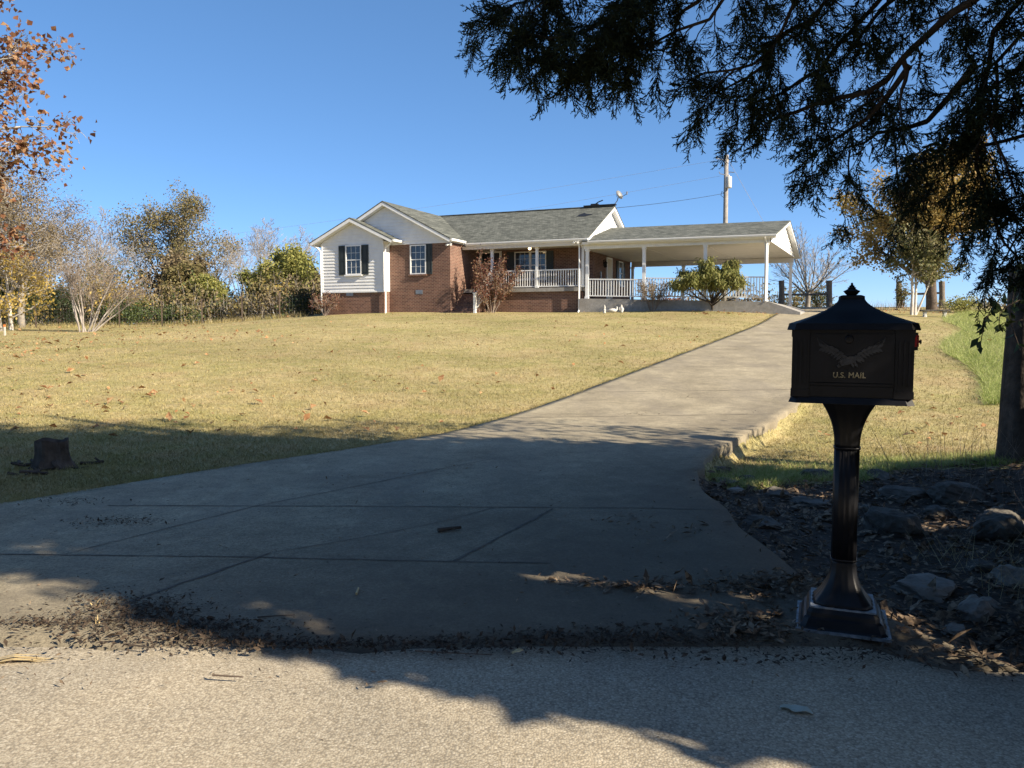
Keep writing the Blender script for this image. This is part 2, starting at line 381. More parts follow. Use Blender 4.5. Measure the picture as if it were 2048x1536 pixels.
# road: a long strip, edge slightly wavy
def build_road():
    xs = grid_axis([(-200, -10, 10), (-10, 10, .2), (10, 200, 10)])
    rows = []
    for yy, z in ((-4.5, 0), (-1, .015), (1.0, .015), (2.2, .012), (2.9, .006)):
        rows.append([(x, yy, z) for x in xs])
    rows.append([(x, 3.17+.05*math.sin(x*1.7)+.03*math.sin(x*5.1+1)+.02*math.sin(x*13)-.40*min(max(x-1.2, 0), 2), .001) for x in xs])
    m = MB(); m.rings(rows, closed=False, caps=False)
    me = m.mesh('road'); me.flip_normals(); new_obj('road', me, MT['road'], kind='structure')
build_road()
def build_drive():
    ys = grid_axis([(2.6, 14, .12), (14, 47, .5)])
    n = 26
    rows = []
    l0 = lambda y: np.interp(y, [p[1] for p in DL], [p[0] for p in DL]); 
    for y in ys:
        xl = float(l0(y)); xr = float(dr_right(y))
        xr += (.012*math.sin(y*9)+.018*math.sin(y*3.7+1)) if y > 7 else .02*math.sin(y*6)
        if y < 3.6: xl = -14
        w = np.linspace(0, 1, n); w = w + 0
        X = xl+(xr-xl)*w; Z = g0(X, y*np.ones(n))+.028
        fr_ = 3.16-.40*np.clip(X-1.2, 0, 2); Z = Z-.06*(1-ss(-.05, .05, y-fr_))
        row = [(X[0]-.004, y, Z[0]-.12)]+[(X[k], y, Z[k]) for k in range(n)]+[(X[-1]+.012, y, Z[-1]-.02), (X[-1]+.02, y, Z[-1]-.36)]
        rows.append(row)
    m = MB(); m.rings(rows, closed=False, caps=False); me = m.mesh('driveway')
    me.polygons.foreach_set('use_smooth', [True]*len(me.polygons)); me.flip_normals()
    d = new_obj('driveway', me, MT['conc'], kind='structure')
    j = MB()
    def strip(pts, w, f=g0):
        P = [hit(*p, f=lambda X, Y: g0(X, Y)+.028) for p in pts]
        Q = []
        for a, b in zip(P[:-1], P[1:]):
            k = max(2, int(np.linalg.norm(b-a)/.08))
            for t in np.linspace(0, 1, k, endpoint=False): Q.append(a+(b-a)*t)
        Q.append(P[-1]); Q = np.array(Q)
        jit = R.normal(0, w*.22, len(Q))
        t = nrm(np.gradient(Q, axis=0)); s = nrm(np.cross(t, A(0, 0, 1)))
        Q = Q+s*jit[:, None]; ww = w*(.6+.8*R.random(len(Q)))
        Lf = Q-s*ww[:, None]/2; Rt = Q+s*ww[:, None]/2
        for arr in (Lf, Rt): arr[:, 2] = g0(arr[:, 0], arr[:, 1])+.028+.003
        V = np.stack([Lf, Rt], 1).reshape(-1, 3)
        j.add(V, [(2*i, 2*i+1, 2*i+3, 2*i+2) for i in range(len(Q)-1)])
    strip([(-60, 1109), (470, 1115), (900, 1124), (1100, 1126)], .012)
    strip([(215, 1012), (700, 1013), (1300, 1017), (1480, 1022)], .012)
    strip([(238, 1212), (400, 1155), (540, 1107)], .02)
    strip([(128, 1110), (510, 1013), (700, 976), (900, 935), (1000, 915)], .008)
    strip([(905, 1124), (1000, 1075), (1105, 1018)], .018)
    strip([(540, 1107), (700, 1080), (800, 1062), (900, 1040), (985, 1016)], .006)
    strip([(985, 836), (1560, 828)], .014); strip([(1160, 785), (1600, 779)], .014); strip([(1290, 735), (1620, 731)], .016); strip([(1390, 694), (1640, 692)], .018)
    j.build('expansion_joint', MT['joint'], d)
build_drive()

# ------------------------------------------------------------------ house (local: x along the front, y depth, z up; origin at the brick wing's front corner)
house = empty('brick_house', HO, -TH, 'single-storey brick ranch house with white siding gables, front porch and attached open carport', 'house')
def part(mb, name, mat, parent=house, **k): return mb.build(name, MT[mat] if isinstance(mat, str) else mat, parent, **k)
ZF = 1.37
# brick walls (one skin with the foundation)
w = MB()
w.box(-7.45, 0, 0, 10.6, -.6, 3.66)
w.box(-7.42, -3.6, -.53, -.002, -.6, 1.27)
w.box(0, 6.6, 3.3, 10.6, -.6, 3.62)
w.box(1.3, 6.45, 1.62, 3.3, -.6, 1.17)
part(w, 'brick_wall', 'brick')
# siding as real laps
def siding(m, poly, plane, step=.165, lip=.032):
    """poly: convex 2D (s,z); plane(s,z,out)->3D"""
    P = np.array(poly, float); z0, z1 = P[:, 1].min(), P[:, 1].max()
    def cut(z):
        xs = []
        for a, b in zip(P, np.roll(P, -1, 0)):
            if (a[1]-z)*(b[1]-z) <= 0 and abs(a[1]-b[1]) > 1e-9:
                xs.append(a[0]+(b[0]-a[0])*(z-a[1])/(b[1]-a[1]))
        return (min(xs), max(xs)) if xs else None
    z = z0
    while z < z1-1e-3:
        zt = min(z+step, z1); a = cut(z+1e-5); b = cut(zt-1e-5)
        if a and b:
            # clip is conservative: use widest for slanted ends
            V = [plane(a[0], z, lip), plane(a[1], z, lip), plane(b[1], zt, .003), plane(b[0], zt, .003), plane(a[0], z, .0), plane(a[1], z, .0)]
            m.add(V, [(0, 1, 2, 3), (4, 5, 1, 0)])
        z = zt
m = MB()
fr = lambda v: (lambda s, z, o: (s, v-o, z))
siding(m, [(-7.42, 1.27), (-3.6, 1.27), (-3.6, 3.95), (-5.42, 4.86), (-7.42, 3.9)], fr(-.55))
m.box(-7.42, -3.6, -.548, -.003, 1.27, 3.85)
part(m, 'siding', 'white'); m = MB()
siding(m, [(-7.45, 3.66), (0, 3.66), (0, 3.70), (-3.77, 5.68), (-7.45, 3.72)], fr(-.012))
part(m, 'siding', 'white'); m = MB()
# right main gable siding, faces +x at u=6.6
siding(m, [(1.5, 3.62), (10.6, 3.62), (10.6, 3.66), (6.1, 5.72), (1.5, 3.70)], lambda s, z, o: (6.6+o, s, z))
m.add([(6.6, 1.5, 3.62), (6.6, 10.6, 3.62), (6.6, 6.1, 5.74)], [(0, 1, 2)])
part(m, 'siding', 'white'); m = MB()
siding(m, [(-.53, 1.27), (0, 1.27), (0, 3.85), (-.53, 3.85)], lambda s, z, o: (-3.6+.001+o, s, z))
part(m, 'siding', 'white')
# corner boards and trim
m = MB()
m.box(-3.63, -3.57, -.60, -.01, 1.25, 3.82); m.box(-7.46, -7.39, -.60, -.5, 1.25, 3.82); m.box(-7.46, -3.57, -.605, -.56, 1.2, 1.275)
part(m, 'corner_trim', 'trim')
# roofs: shingle skin on a white trim slab
roof = MB(); soff = MB()
def roofplane(poly, t1=.05, t2=.15, inset=.02):
    P = np.array(poly, float); n = nrm(np.cross(P[1]-P[0], P[2]-P[0])); 
    if n[2] < 0: n = -n
    roof.slab(P+n*.0, t1, n)
    c = P.mean(0); Q = P.copy()
    Q = c+(P-c)*(1-inset/np.linalg.norm(P-c, axis=1, keepdims=True)) - n*(t1+.003)
    soff.slab(Q, t2, n)
ZR, VR = 5.93, 6.1
roofplane([(.22, 1.28, 3.74), (6.9, 1.28, 3.74), (6.9, VR, ZR), (-3.77, VR, ZR)])
roofplane([(-7.75, VR, ZR), (6.9, VR, ZR), (6.9, 10.95, 3.74), (-7.75, 10.95, 3.74)])
roofplane([(-3.77, -.36, ZR), (.22, -.36, 3.84), (.22, 1.28, 3.84), (-3.77, VR, ZR)])
roofplane([(-7.76, -.36, 3.84), (-3.77, -.36, ZR), (-3.77, VR, ZR), (-7.76, VR, 3.84)])
roofplane([(-8.0, -.93, 3.87), (-5.42, -.93, 5.09), (-5.42, .0, 5.09), (-8.0, .0, 3.87)])
roofplane([(-5.42, -.93, 5.09), (-2.83, -.93, 3.87), (-2.83, -.0, 3.87), (-5.42, -.0, 5.09)])
rf = part(roof, 'roof', 'shingle')
part(soff, 'rake_fascia', 'trim')
# ridge caps, tarp patch
m = MB(); m.box(-3.9, 6.88, VR-.12, VR+.12, ZR-.02, ZR+.025); part(m, 'ridge_cap', 'shingle', rf)
m = MB()
sl = (ZR-3.74)/(VR-1.28)
tp = lambda u, v: (u, v, 3.74+(v-1.28)*sl+.02)
m.add([tp(5.2, 4.6), tp(5.75, 4.55), tp(6.05, 4.85), tp(5.6, 4.95), tp(5.5, 5.15), tp(5.25, 4.9)], [(0, 1, 2, 3, 4, 5)])
m.box(5.15, 6.95, VR-.2, VR+.1, ZR+.03, ZR+.085)
m.box(5.55, 5.95, VR-.15, VR+.1, ZR+.08, ZR+.16); m.tube([(5.7, VR, ZR+.1), (5.95, VR, ZR+.26), (6.2, VR, ZR+.34)], .03, 6)
part(m, 'roof_patch', 'black', rf)
# gutters & downspouts
def gutter(m, a, b, out, hgt=.11, dep=.11):
    a = np.array(a, float); b = np.array(b, float); o = np.array(out, float)
    prof = [(0, 0), (dep*.75, 0), (dep, hgt*.6), (dep, hgt), (0, hgt)]
    r1 = [a+o*x+A(0, 0, z-hgt) for x, z in prof]; r2 = [b+o*x+A(0, 0, z-hgt) for x, z in prof]
    m.rings([r1, r2])
for a_, b_, o_ in (((.30, 1.26, 3.72), (6.92, 1.26, 3.72), (0, -1, 0)), ((.20, -.35, 3.83), (.20, 1.22, 3.83), (1, 0, 0)), ((-2.85, -.92, 3.86), (-2.85, -.02, 3.86), (1, 0, 0)), ((-7.99, -.02, 3.86), (-7.99, -.92, 3.86), (-1, 0, 0))):
    m = MB(); gutter(m, a_, b_, o_); part(m, 'gutter', 'trim')
def spout(pts): 
    m = MB(); m.tube(pts, .045, 4); part(m, 'downspout', 'trim')
spout([(-2.95, -.8, 3.75), (-3.1, -.75, 3.62), (-3.38, -.69, 3.5), (-3.42, -.66, 3.3), (-3.42, -.66, .25), (-3.36, -.8, .06)])
spout([(-7.9, -.8, 3.75), (-7.6, -.68, 3.58), (-7.5, -.62, 3.4), (-7.5, -.58, .2)])
spout([(6.42, 1.2, 3.62), (6.42, 1.3, 3.42), (6.42, 1.40, 3.3), (6.42, 1.40, .25), (6.42, 1.25, .1)])
# porch: soffit, slab, ceiling light, steps
m = MB(); m.box(.02, 6.58, 1.3, 3.29, 3.5, 3.56); m.box(.02, 6.6, 1.32, 1.5, 3.40, 3.499); part(m, 'porch_ceiling', 'soffit')
m = MB(); m.box(.02, 6.55, 1.5, 3.29, 1.175, ZF); part(m, 'porch_slab', 'slabconc')
m = MB()
for k in range(6): m.box(.03, 1.28, .05+.25*k, 1.499+0*k, -.5 if k == 0 else .185*k, .185*(k+1)-.002*k)
part(m, 'step', 'brick')
def column(u, v, z0, z1, w_=.065, name='porch_column'):
    m = MB(); m.box(u-w_, u+w_, v-w_, v+w_, z0+.1, z1-.1); m.box(u-w_*1.35, u+w_*1.35, v-w_*1.35, v+w_*1.35, z0, z0+.1); m.box(u-w_*1.35, u+w_*1.35, v-w_*1.35, v+w_*1.35, z1-.1, z1)
    return part(m, name, 'trim')
for u in (1.63, 4.12, 6.56): column(u, 1.58, ZF, 3.41)
def railing(a, b, h0, h1, nb, name='railing', zb0=0, zb1=0):
    a = np.array(a, float); b = np.array(b, float); m = MB()
    d = nrm(b-a); s = A(-d[1], d[0], 0); s = nrm(s)
    def bar(p, q, wd, hd):
        m.hexa([p+s*wd-A(0, 0, hd), p-s*wd-A(0, 0, hd), q-s*wd-A(0, 0, hd), q+s*wd-A(0, 0, hd)], [p+s*wd+A(0, 0, hd), p-s*wd+A(0, 0, hd), q-s*wd+A(0, 0, hd), q+s*wd+A(0, 0, hd)])
    bar(a+A(0, 0, h1), b+A(0, 0, h1), .035, .028); bar(a+A(0, 0, h0), b+A(0, 0, h0), .028, .025)
    for k in range(nb):
        c = a+(b-a)*(k+.5)/nb; w_ = .019
        V0 = c+A(0, 0, h0); V1 = c+A(0, 0, h1)
        e = A(d[0], d[1], 0)
        m.hexa([V0+e*w_+s*w_, V0+e*w_-s*w_, V0-e*w_-s*w_, V0-e*w_+s*w_], [V1+e*w_+s*w_, V1+e*w_-s*w_, V1-e*w_-s*w_, V1-e*w_+s*w_])
    return part(m, name, 'trim')
railing((1.70, 1.58, ZF), (4.05, 1.58, ZF), .07, .88, 18, 'porch_railing'); railing((4.19, 1.58, ZF), (6.49, 1.58, ZF), .07, .88, 18, 'porch_railing')
m = MB(); m.box(1.28, 1.40, .02, .14, -.1, 1.06); m.box(1.26, 1.42, 0, .16, 1.06, 1.11); part(m, 'newel_post', 'trim')
railing((1.34, .14, .14), (1.6, 1.5, ZF), .1, .9, 9, 'stair_railing')
m = MB(); m.lathe([(.02, 3.5), (.07, 3.49), (.08, 3.45), (.075, 3.40), (.04, 3.36), (.005, 3.355)], (3.45, 2.25, 0), 14); part(m, 'porch_light', 'bulb', smooth=True)
# windows: frame, sash glass, muntins; fl = facing ('f' front v, 'r' right u)
def window(c, wd, z0, z1, face='f', v=0.0, cols=3, rows=2, double=True, sill=True, fm='trim'):
    T = (lambda x, o, z: (x, v-o, z)) if face == 'f' else (lambda x, o, z: (v+o, x, z))
    def bx(m, x0, x1, o0, o1, za, zb):
        a, b = T(x0, o0, za), T(x1, o1, zb)
        m.box(min(a[0], b[0]), max(a[0], b[0]), min(a[1], b[1]), max(a[1], b[1]), min(a[2], b[2]), max(a[2], b[2]))
    x0, x1 = c-wd/2, c+wd/2; t = .055
    m = MB(); bx(m, x0, x0+t, .0, .06, z0, z1); bx(m, x1-t, x1, .0, .06, z0, z1); bx(m, x0+t, x1-t, 0, .06, z1-t, z1); bx(m, x0+t, x1-t, 0, .06, z0, z0+t)
    f = part(m, 'window', fm)
    m = MB(); bx(m, x0+t, x1-t, .002, .012, z0+t, z1-t); part(m, 'pane', 'glass', f)
    m = MB(); zm = (z0+z1)/2
    bx(m, x0+t, x1-t, .012, .04, zm-.022, zm+.022)
    for za, zb in ((z0+t, zm-.022), (zm+.022, z1-t)):
        for k in range(1, cols): xx = x0+t+(wd-2*t)*k/cols; bx(m, xx-.006, xx+.006, .0125, .022, za, zb)
        for k in range(1, rows): zz = za+(zb-za)*k/rows; bx(m, x0+t, x1-t, .0128, .0215, zz-.006, zz+.006)
    part(m, 'sash', fm, f)
    if sill:
        m = MB(); bx(m, x0-.06, x1+.06, 0, .10, z0-.075, z0-.002); part(m, 'sill', 'brick' if sill == 'b' else fm, f)
    return f
def shutter(x0, x1, z0, z1, v=0.0, face='f'):
    m = MB(); n = 2; o = .05
    def bx(a, b, oa, ob, za, zb):
        if face == 'f': m.box(a, b, v-ob, v-oa, za, zb)
        else: m.box(v+oa, v+ob, a, b, za, zb)
    bx(x0, x1, .001, .03, z0, z1); s = .06
    bx(x0, x0+s, .03, .052, z0, z1); bx(x1-s, x1, .03, .052, z0, z1)
    for zz in (z0, (z0+z1)/2-.04, z1-.08): bx(x0+s, x1-s, .03, .052, zz, zz+.08)
    for za, zb in ((z0+.12, (z0+z1)/2-.08), ((z0+z1)/2+.08, z1-.12)): bx(x0+s+.04, x1-s-.04, .03, .044, za, zb)
    part(m, 'shutter', 'shutter')
window(-5.42, .98, 2.14, 3.68, 'f', -.572); shutter(-6.34, -5.93, 2.13, 3.68, -.572); shutter(-4.91, -4.50, 2.13, 3.68, -.572)
window(-1.85, .94, 2.11, 3.62, 'f', 0, sill='b'); shutter(-1.365, -1.03, 2.10, 3.64, 0)
for c in (2.62, 3.53): window(c, .90, 1.92, 3.38, 'f', 3.3)
shutter(1.72, 2.14, 1.9, 3.38, 3.3); shutter(4.01, 4.38, 1.9, 3.38, 3.3)
# front door
m = MB(); m.box(.15, .26, 3.22, 3.299, ZF, 3.46); m.box(1.30, 1.41, 3.22, 3.299, ZF, 3.46); m.box(.26, 1.30, 3.22, 3.299, 3.36, 3.46); dr = part(m, 'front_door', 'trim')
m = MB(); m.box(.26, 1.30, 3.25, 3.298, ZF+.01, 3.36); part(m, 'door_leaf', 'darkdoor', dr)
m = MB(); m.lathe([(.004, 0), (.03, .02), (.03, .05), (.004, .07)], (.4, 3.22, 2.3), 10); part(m, 'handle', 'metal', dr)
# side door and window on the right wall, lantern
m = MB(); m.box(6.601, 6.67, 5.45, 5.53, .9, 3.14); m.box(6.601, 6.67, 6.40, 6.48, .9, 3.14); m.box(6.601, 6.67, 5.53, 6.40, 3.06, 3.14); sd = part(m, 'side_door', 'trim')
m = MB(); m.box(6.601, 6.64, 5.53, 6.40, .9, 3.06); part(m, 'door_leaf', 'cdoor', sd)
window(8.3, .9, 1.75, 3.1, 'r', 6.6); shutter(7.42, 7.82, 1.72, 3.1, 6.6, 'r'); shutter(8.78, 9.2, 1.72, 3.1, 6.6, 'r')
m = MB(); m.lathe([(.01, -.02), (.07, 0), (.085, .04), (.075, .2), (.12, .22), (.03, .33), (.008, .38)], (6.72, 4.95, 2.55), 10); m.box(6.601, 6.62, 4.91, 4.99, 2.6, 2.95); m.tube([(6.61, 4.95, 2.9), (6.7, 4.95, 2.98), (6.72, 4.95, 2.9)], .012, 6); part(m, 'wall_lantern', 'black')
m = MB(); m.box(6.601, 6.66, 4.3, 4.42, 1.2, 2.3); part(m, 'junction_box', 'metal')
for x in (-1.81-.17,):
    m = MB(); m.box(-2.02, -1.60, -.014, -.001, 1.09, 1.30); vt = part(m, 'foundation_vent', 'metal')
    mm = MB(); mm.box(-1.98, -1.64, -.02, -.0145, 1.12, 1.22); part(mm, 'vent_louvre', 'metal', vt)
m = MB(); m.box(-5.95, -5.5, -.552, -.532, 1.03, 1.195); vt = part(m, 'foundation_vent', 'metal')
m = MB(); m.box(-5.91, -5.54, -.558, -.5525, 1.06, 1.12); part(m, 'vent_louvre', 'metal', vt)
def floods(u, v):
    m = MB()
    for s in (-.09, .09): m.tube([(u+s*.3, v, 3.60), (u+s, v-.1, 3.55), (u+s*1.4, v-.2, 3.52)], [.03, .045, .06], 8)
    m.box(u-.05, u+.05, v-.04, v+.03, 3.56, 3.65); part(m, 'flood_light', 'trim')
floods(.05, -.06); floods(6.3, 1.38)
# ---------------- carport (front beam, flat ceiling, low gable roof, posts)
FE = [(6.62, 1.15), (15.62, 1.12)]
e1, e2, e3 = 15.68, 15.90, 16.14
rp = MB(); rt = MB()
def cplane(poly):
    P = np.array(poly, float); n = nrm(np.cross(P[1]-P[0], P[2]-P[0])); n = n if n[2] > 0 else -n
    rp.slab(P, .05, n); c = P.mean(0); Q = c+(P-c)*(1-.02/np.linalg.norm(P-c, axis=1, keepdims=True))-n*.053; rt.slab(Q, .13, n)
cplane([(6.625, 1.12, 3.58), (e1, 1.12, 3.53), (e2, 6.3, 4.72), (6.625, 6.3, 4.78)])
cplane([(6.625, 6.3, 4.78), (e2, 6.3, 4.72), (e3, 11.35, 3.35), (6.625, 11.35, 3.40)])
cr = part(rp, 'carport_roof', 'shingle'); part(rt, 'carport_fascia', 'trim')
m = MB(); gutter(m, (6.95, 1.10, 3.56), (15.7, 1.10, 3.52), (0, -1, 0), .1, .1); part(m, 'gutter', 'trim')
m = MB()
m.add([(6.63, 1.45, 3.215), (15.45, 1.45, 3.215), (15.85, 11.1, 3.215), (6.63, 11.1, 3.215)], [(0, 3, 2, 1)])
m.add([(6.63, 1.45, 3.235), (15.45, 1.45, 3.235), (15.85, 11.1, 3.235), (6.63, 11.1, 3.235)], [(0, 1, 2, 3)])
for u in (9.6, 12.5): m.box(u-.03, u+.03, 1.6, 10.5, 3.20, 3.2145)
part(m, 'carport_ceiling', 'soffit')
# beams clad in vertical vinyl
m = MB()
def cladbeam(a, b, z0, z1, th, zslope=0):
    a = np.array(a, float); b = np.array(b, float); L = np.linalg.norm(b-a); d = (b-a)/L; s = A(d[1], -d[0], 0); k = int(L/.1)
    m.hexa([a+A(0, 0, z0), b+A(0, 0, z0), b-s*th+A(0, 0, z0), a-s*th+A(0, 0, z0)], [a+A(0, 0, z1), b+A(0, 0, z1), b-s*th+A(0, 0, z1), a-s*th+A(0, 0, z1)])
    for i in range(k):
        p = a+d*(i+.18)*L/k; q = a+d*(i+.92)*L/k
        m.hexa([p+A(0, 0, z0+.02), q+A(0, 0, z0+.02), q+s*.012+A(0, 0, z0+.02), p+s*.012+A(0, 0, z0+.02)], [p+A(0, 0, z1-.02), q+A(0, 0, z1-.02), q+s*.012+A(0, 0, z1-.02), p+s*.012+A(0, 0, z1-.02)])
cladbeam((6.64, 1.42, 0), (15.40, 1.42, 0), 3.2, 3.47, .18)
part(m, 'carport_beam', 'trim'); m = MB()
cladbeam((6.68, 10.5, 0), (15.8, 10.5, 0), 2.93, 3.2, .18)
part(m, 'carport_beam', 'soffit')
m = MB()
sk = lambda s, z, o: (15.42+(s-1.42)*.043+o, s, z)
siding(m, [(1.42, 3.22), (11.0, 3.22), (6.3, 4.5), (1.42, 3.42)], sk)
part(m, 'carport_gable', 'white')
zfl = lambda u: .79-.25*(u-6.79)/(15.25-6.79)
for u in (6.8, 9.64, 12.53, 15.25): column(u, 1.52, zfl(u), 3.2, .075, 'carport_column')
for u in (6.75, 9.77, 12.84, 15.68): column(u, 10.55, zfl(u)-.02 if u < 15 else .5, 2.93, .075, 'carport_column')
for a, b in ((6.88, 9.57), (9.71, 12.46), (12.6, 15.17)):
    railing((a, 1.52, zfl(a)), (b, 1.52, zfl(b)), .14+.05*(b-9)/6, .95+.22*(a-6.8)/8, 20, 'carport_railing')
spout([(15.2, 1.15, 3.42), (15.22, 1.3, 3.3), (15.26, 1.39, 3.15), (15.26, 1.40, zfl(15.2)+.06), (15.26, 1.3, zfl(15.2)+.02)])
m = MB()
m.hexa([(6.46, 1.35, -.6), (15.42, 1.35, -.6), (15.9, 11, -.6), (6.46, 11, -.6)], [(6.46, 1.35, zfl(6.46)), (15.42, 1.35, zfl(15.42)), (15.9, 11, .5), (6.46, 11, zfl(6.46))])
# wing ramp at the open end
m.hexa([(15.421, 1.36, -.6), (16.75, 1.36, -.6), (17.2, 10.9, -.6), (15.9, 10.9, -.6)], [(15.421, 1.36, zfl(15.42)-.003), (16.75, 1.36, .06), (17.2, 10.9, .06), (15.9, 10.9, .495)])
part(m, 'carport_slab', 'slabconc')

# ------------------------------------------------------------------ mailbox
MBX = hit(1700, 1262, g0)
mb = empty('mailbox', (MBX[0]+.04*math.sin(math.radians(21))-.036, MBX[1]+.04*math.cos(math.radians(21)), MBX[2]+.028), math.radians(-21), 'large black cast metal mailbox with an eagle relief, on a fluted pedestal beside the driveway', 'mailbox')
mb.scale = (.893, .893, .972)
def sq(wx, wy, z, n=5, k=48, flute=0.0, cx=0, cy=0):
    out = []
    for j in range(k):
        t = 2*math.pi*(j+.5)/k; c, s = math.cos(t), math.sin(t)
        r = (abs(c)**n+abs(s)**n)**(-1/n)
        f = 1-flute*max(0, math.cos(4*math.pi*((j % (k//4))/(k/4)*2)))
        out.append((cx+wx*r*c*f, cy+wy*r*s*f, z))
    return out
m = MB(); m.box(-.205, .205, -.205, .205, 0, .012); part(m, 'base_plate', 'edge', mb)
m = MB(); m.rings([sq(.195, .195, .012, 14), sq(.185, .185, .02, 14), sq(.172, .172, .05, 14), sq(.160, .160, .058, 14), sq(.158, .158, .075, 14), sq(.148, .148, .09, 14)]); part(m, 'plinth', 'cast', mb)
m = MB(); m.box(-.142, .142, -.142, .142, .0905, .0975); part(m, 'collar', 'edge', mb)
m = MB()
rr = []
for k in range(15):
    t = k/14; z = .0976+.185*t; rr.append(sq(.056+.080*(1-t)**2.3, .056+.080*(1-t)**2.3, z, 4.2-t, 48, .035+.03*t))
m.rings(rr); part(m, 'flared_foot', 'cast', mb, smooth=True)
m = MB(); m.rings([sq(.0600, .0600, .2826, 3.5), sq(.0600, .0600, .290, 3.5)]); m.rings([sq(.0570, .0570, .2901, 3.4, 48, .07), sq(.0565, .0565, .775, 3.4, 48, .07)]); m.rings([sq(.0600, .0600, .7751, 3.5), sq(.0600, .0600, .783, 3.5)]); part(m, 'column', 'cast', mb, smooth=True)
m = MB(); rr = []
for k in range(15):
    t = k/14; w_ = .0565+.070*t**2.2; rr.append(sq(w_, w_, .7831+.150*t, 3.4+1.5*t, 48, .06))
m.rings(rr); part(m, 'flared_neck', 'cast', mb, smooth=True)
BY0, BY1 = -.225, .225
m = MB(); m.rings([sq(.258, .238, .9335, 24), sq(.262, .242, .9345, 24), sq(.250, .230, .962, 24)]); m.box(-.245, .245, BY0, BY1, .9625, 1.262); part(m, 'box_body', 'cast', mb)
# corner pilasters
for sx in (-1, 1):
    for sy in (-1, 1):
        m = MB()
        cx, cy = sx*.213, sy*.195
        m.box(cx-.037, cx+.037, cy-.037, cy+.037, .9626, 1.262)
        for f in (-.02, 0, .02):
            for za, zb in ((1.02, 1.215),): m.box(cx+f-.0045, cx+f+.0045, cy+sy*.0372 if sy > 0 else cy-.0425, cy+.0425 if sy > 0 else cy-.0372, za, zb)
        m.box(cx-.040, cx+.040, cy-.040, cy+.040, .9627, .995); m.box(cx-.040, cx+.040, cy-.040, cy+.040, 1.232, 1.2621)
        part(m, 'corner_pilaster', 'cast', mb)
FY = -.2255
m = MB(); m.box(-.172, .172, FY-.006, FY, 1.03, 1.245); m.box(-.172, .172, FY-.010, FY, 1.018, 1.026); m.box(-.172, .172, FY-.004, FY, .972, 1.012); door = part(m, 'door', 'cast', mb)
m = MB(); m.lathe([(.018, 0), (.018, .004), (.014, .006), (.004, .0062)], (0, 0, 0), 20); o = part(m, 'lock', 'metal', door, smooth=True); o.rotation_euler = (math.pi/2, 0, 0); o.location = (-.012, FY-.006, 1.205); o.data.materials.clear(); o.data.materials.append(MT['cast'])
# eagle relief
m = MB()
def blade(p, q, w_, d=.004):
    p = A(p[0], 0, p[1]); q = A(q[0], 0, q[1]); t = nrm(q-p); s = np.cross(t, A(0, 1, 0)); mid = p+(q-p)*.6
    y = FY-.0062
    P = [p-s*w_*.35, mid-s*w_*.55, q, mid+s*w_*.5, p+s*w_*.35]
    m.hexa([x+A(0, y, 0) for x in P], [x+A(0, y-d, 0)*1 for x in P])
for sx in (-1, 1):
    edge = lambda t: (-.006+sx*(.012+.085*t+.02*t*t), 1.118+.050*t+.012*math.sin(t*3.1))
    for k in range(9):          # long outer feathers fanning from the wrist
        t = .45+.55*k/8; a = math.radians(8+52*k/8); r_ = edge(t); Lf = .058-.014*abs(k-5)/5
        blade(r_, (r_[0]+sx*Lf*math.cos(a), r_[1]+Lf*math.sin(a)), .010, .005)
    for k in range(8):          # inner feathers trailing down and out
        t = .08+.8*k/7; r_ = edge(t); blade(r_, (r_[0]+sx*.030, r_[1]-.030+.012*t), .012, .0042)
    for k in range(6):          # covert row on the leading edge
        t = k/5; r_ = edge(t*.95); blade(r_, (r_[0]+sx*.022, r_[1]+.012), .013, .0075)
for k in range(7): blade((-.03, 1.098), (-.062+.004*k, 1.072+.0045*abs(k-2)+.001*k), .009, .0045)
blade((-.045, 1.094), (.03, 1.124), .034, .010); blade((.014, 1.120), (.046, 1.108), .020, .011); blade((.040, 1.113), (.053, 1.102), .008, .0085)
blade((.002, 1.100), (.010, 1.076), .010, .009); blade((.012, 1.104), (.026, 1.078), .010, .009)
part(m, 'eagle_emblem', 'castworn', door)
cu = bpy.data.curves.new('lettering', 'FONT'); cu.body = 'U.S. MAIL'; cu.size = .0315; cu.align_x = 'CENTER'; cu.extrude = .0012; cu.offset = 0; cu.bevel_depth = .0007; cu.bevel_resolution = 0; cu.space_character = 1.06
_t = bpy.data.objects.new('tmp_text', cu); COL.objects.link(_t); bpy.context.view_layer.update()
_me = bpy.data.meshes.new_from_object(_t.evaluated_get(bpy.context.evaluated_depsgraph_get())); bpy.data.objects.remove(_t); _me.materials.clear()
lt = new_obj('lettering', _me, MT['gold'], door); lt.location = (-.008, FY-.0075, 1.045); lt.rotation_euler = (math.pi/2, 0, 0)
# roof
m = MB(); m.rings([sq(.272, .252, 1.2622, 24), sq(.274, .254, 1.264, 24), sq(.266, .246, 1.286, 24)]+[sq(.055+(.266-.055)*(1-t)**1.75, .055+(.246-.055)*(1-t)**1.75, 1.286+.092*t, 24-8*t) for t in np.linspace(.04, 1, 14)])
part(m, 'roof', 'cast', mb)
m = MB(); m.rings([sq(.056, .056, 1.3782, 12), sq(.056, .056, 1.388, 12), sq(.047, .047, 1.394, 12), sq(.040, .040, 1.397, 10)])
m.lathe([(.02, 1.397), (.026, 1.404), (.034, 1.418), (.0375, 1.424), (.035, 1.4265), (.027, 1.431), (.018, 1.439), (.016, 1.443), (.0205, 1.4445), (.019, 1.447), (.012, 1.452), (.0105, 1.455), (.0145, 1.4565), (.012, 1.459), (.006, 1.464), (.005, 1.470), (.006, 1.473), (.003, 1.479), (.0005, 1.481)], k=18)
part(m, 'finial', 'cast', mb)
m = MB(); m.box(.2505, .266, -.20, -.12, 1.175, 1.252); fh = part(m, 'flag_bracket', 'cast', mb)
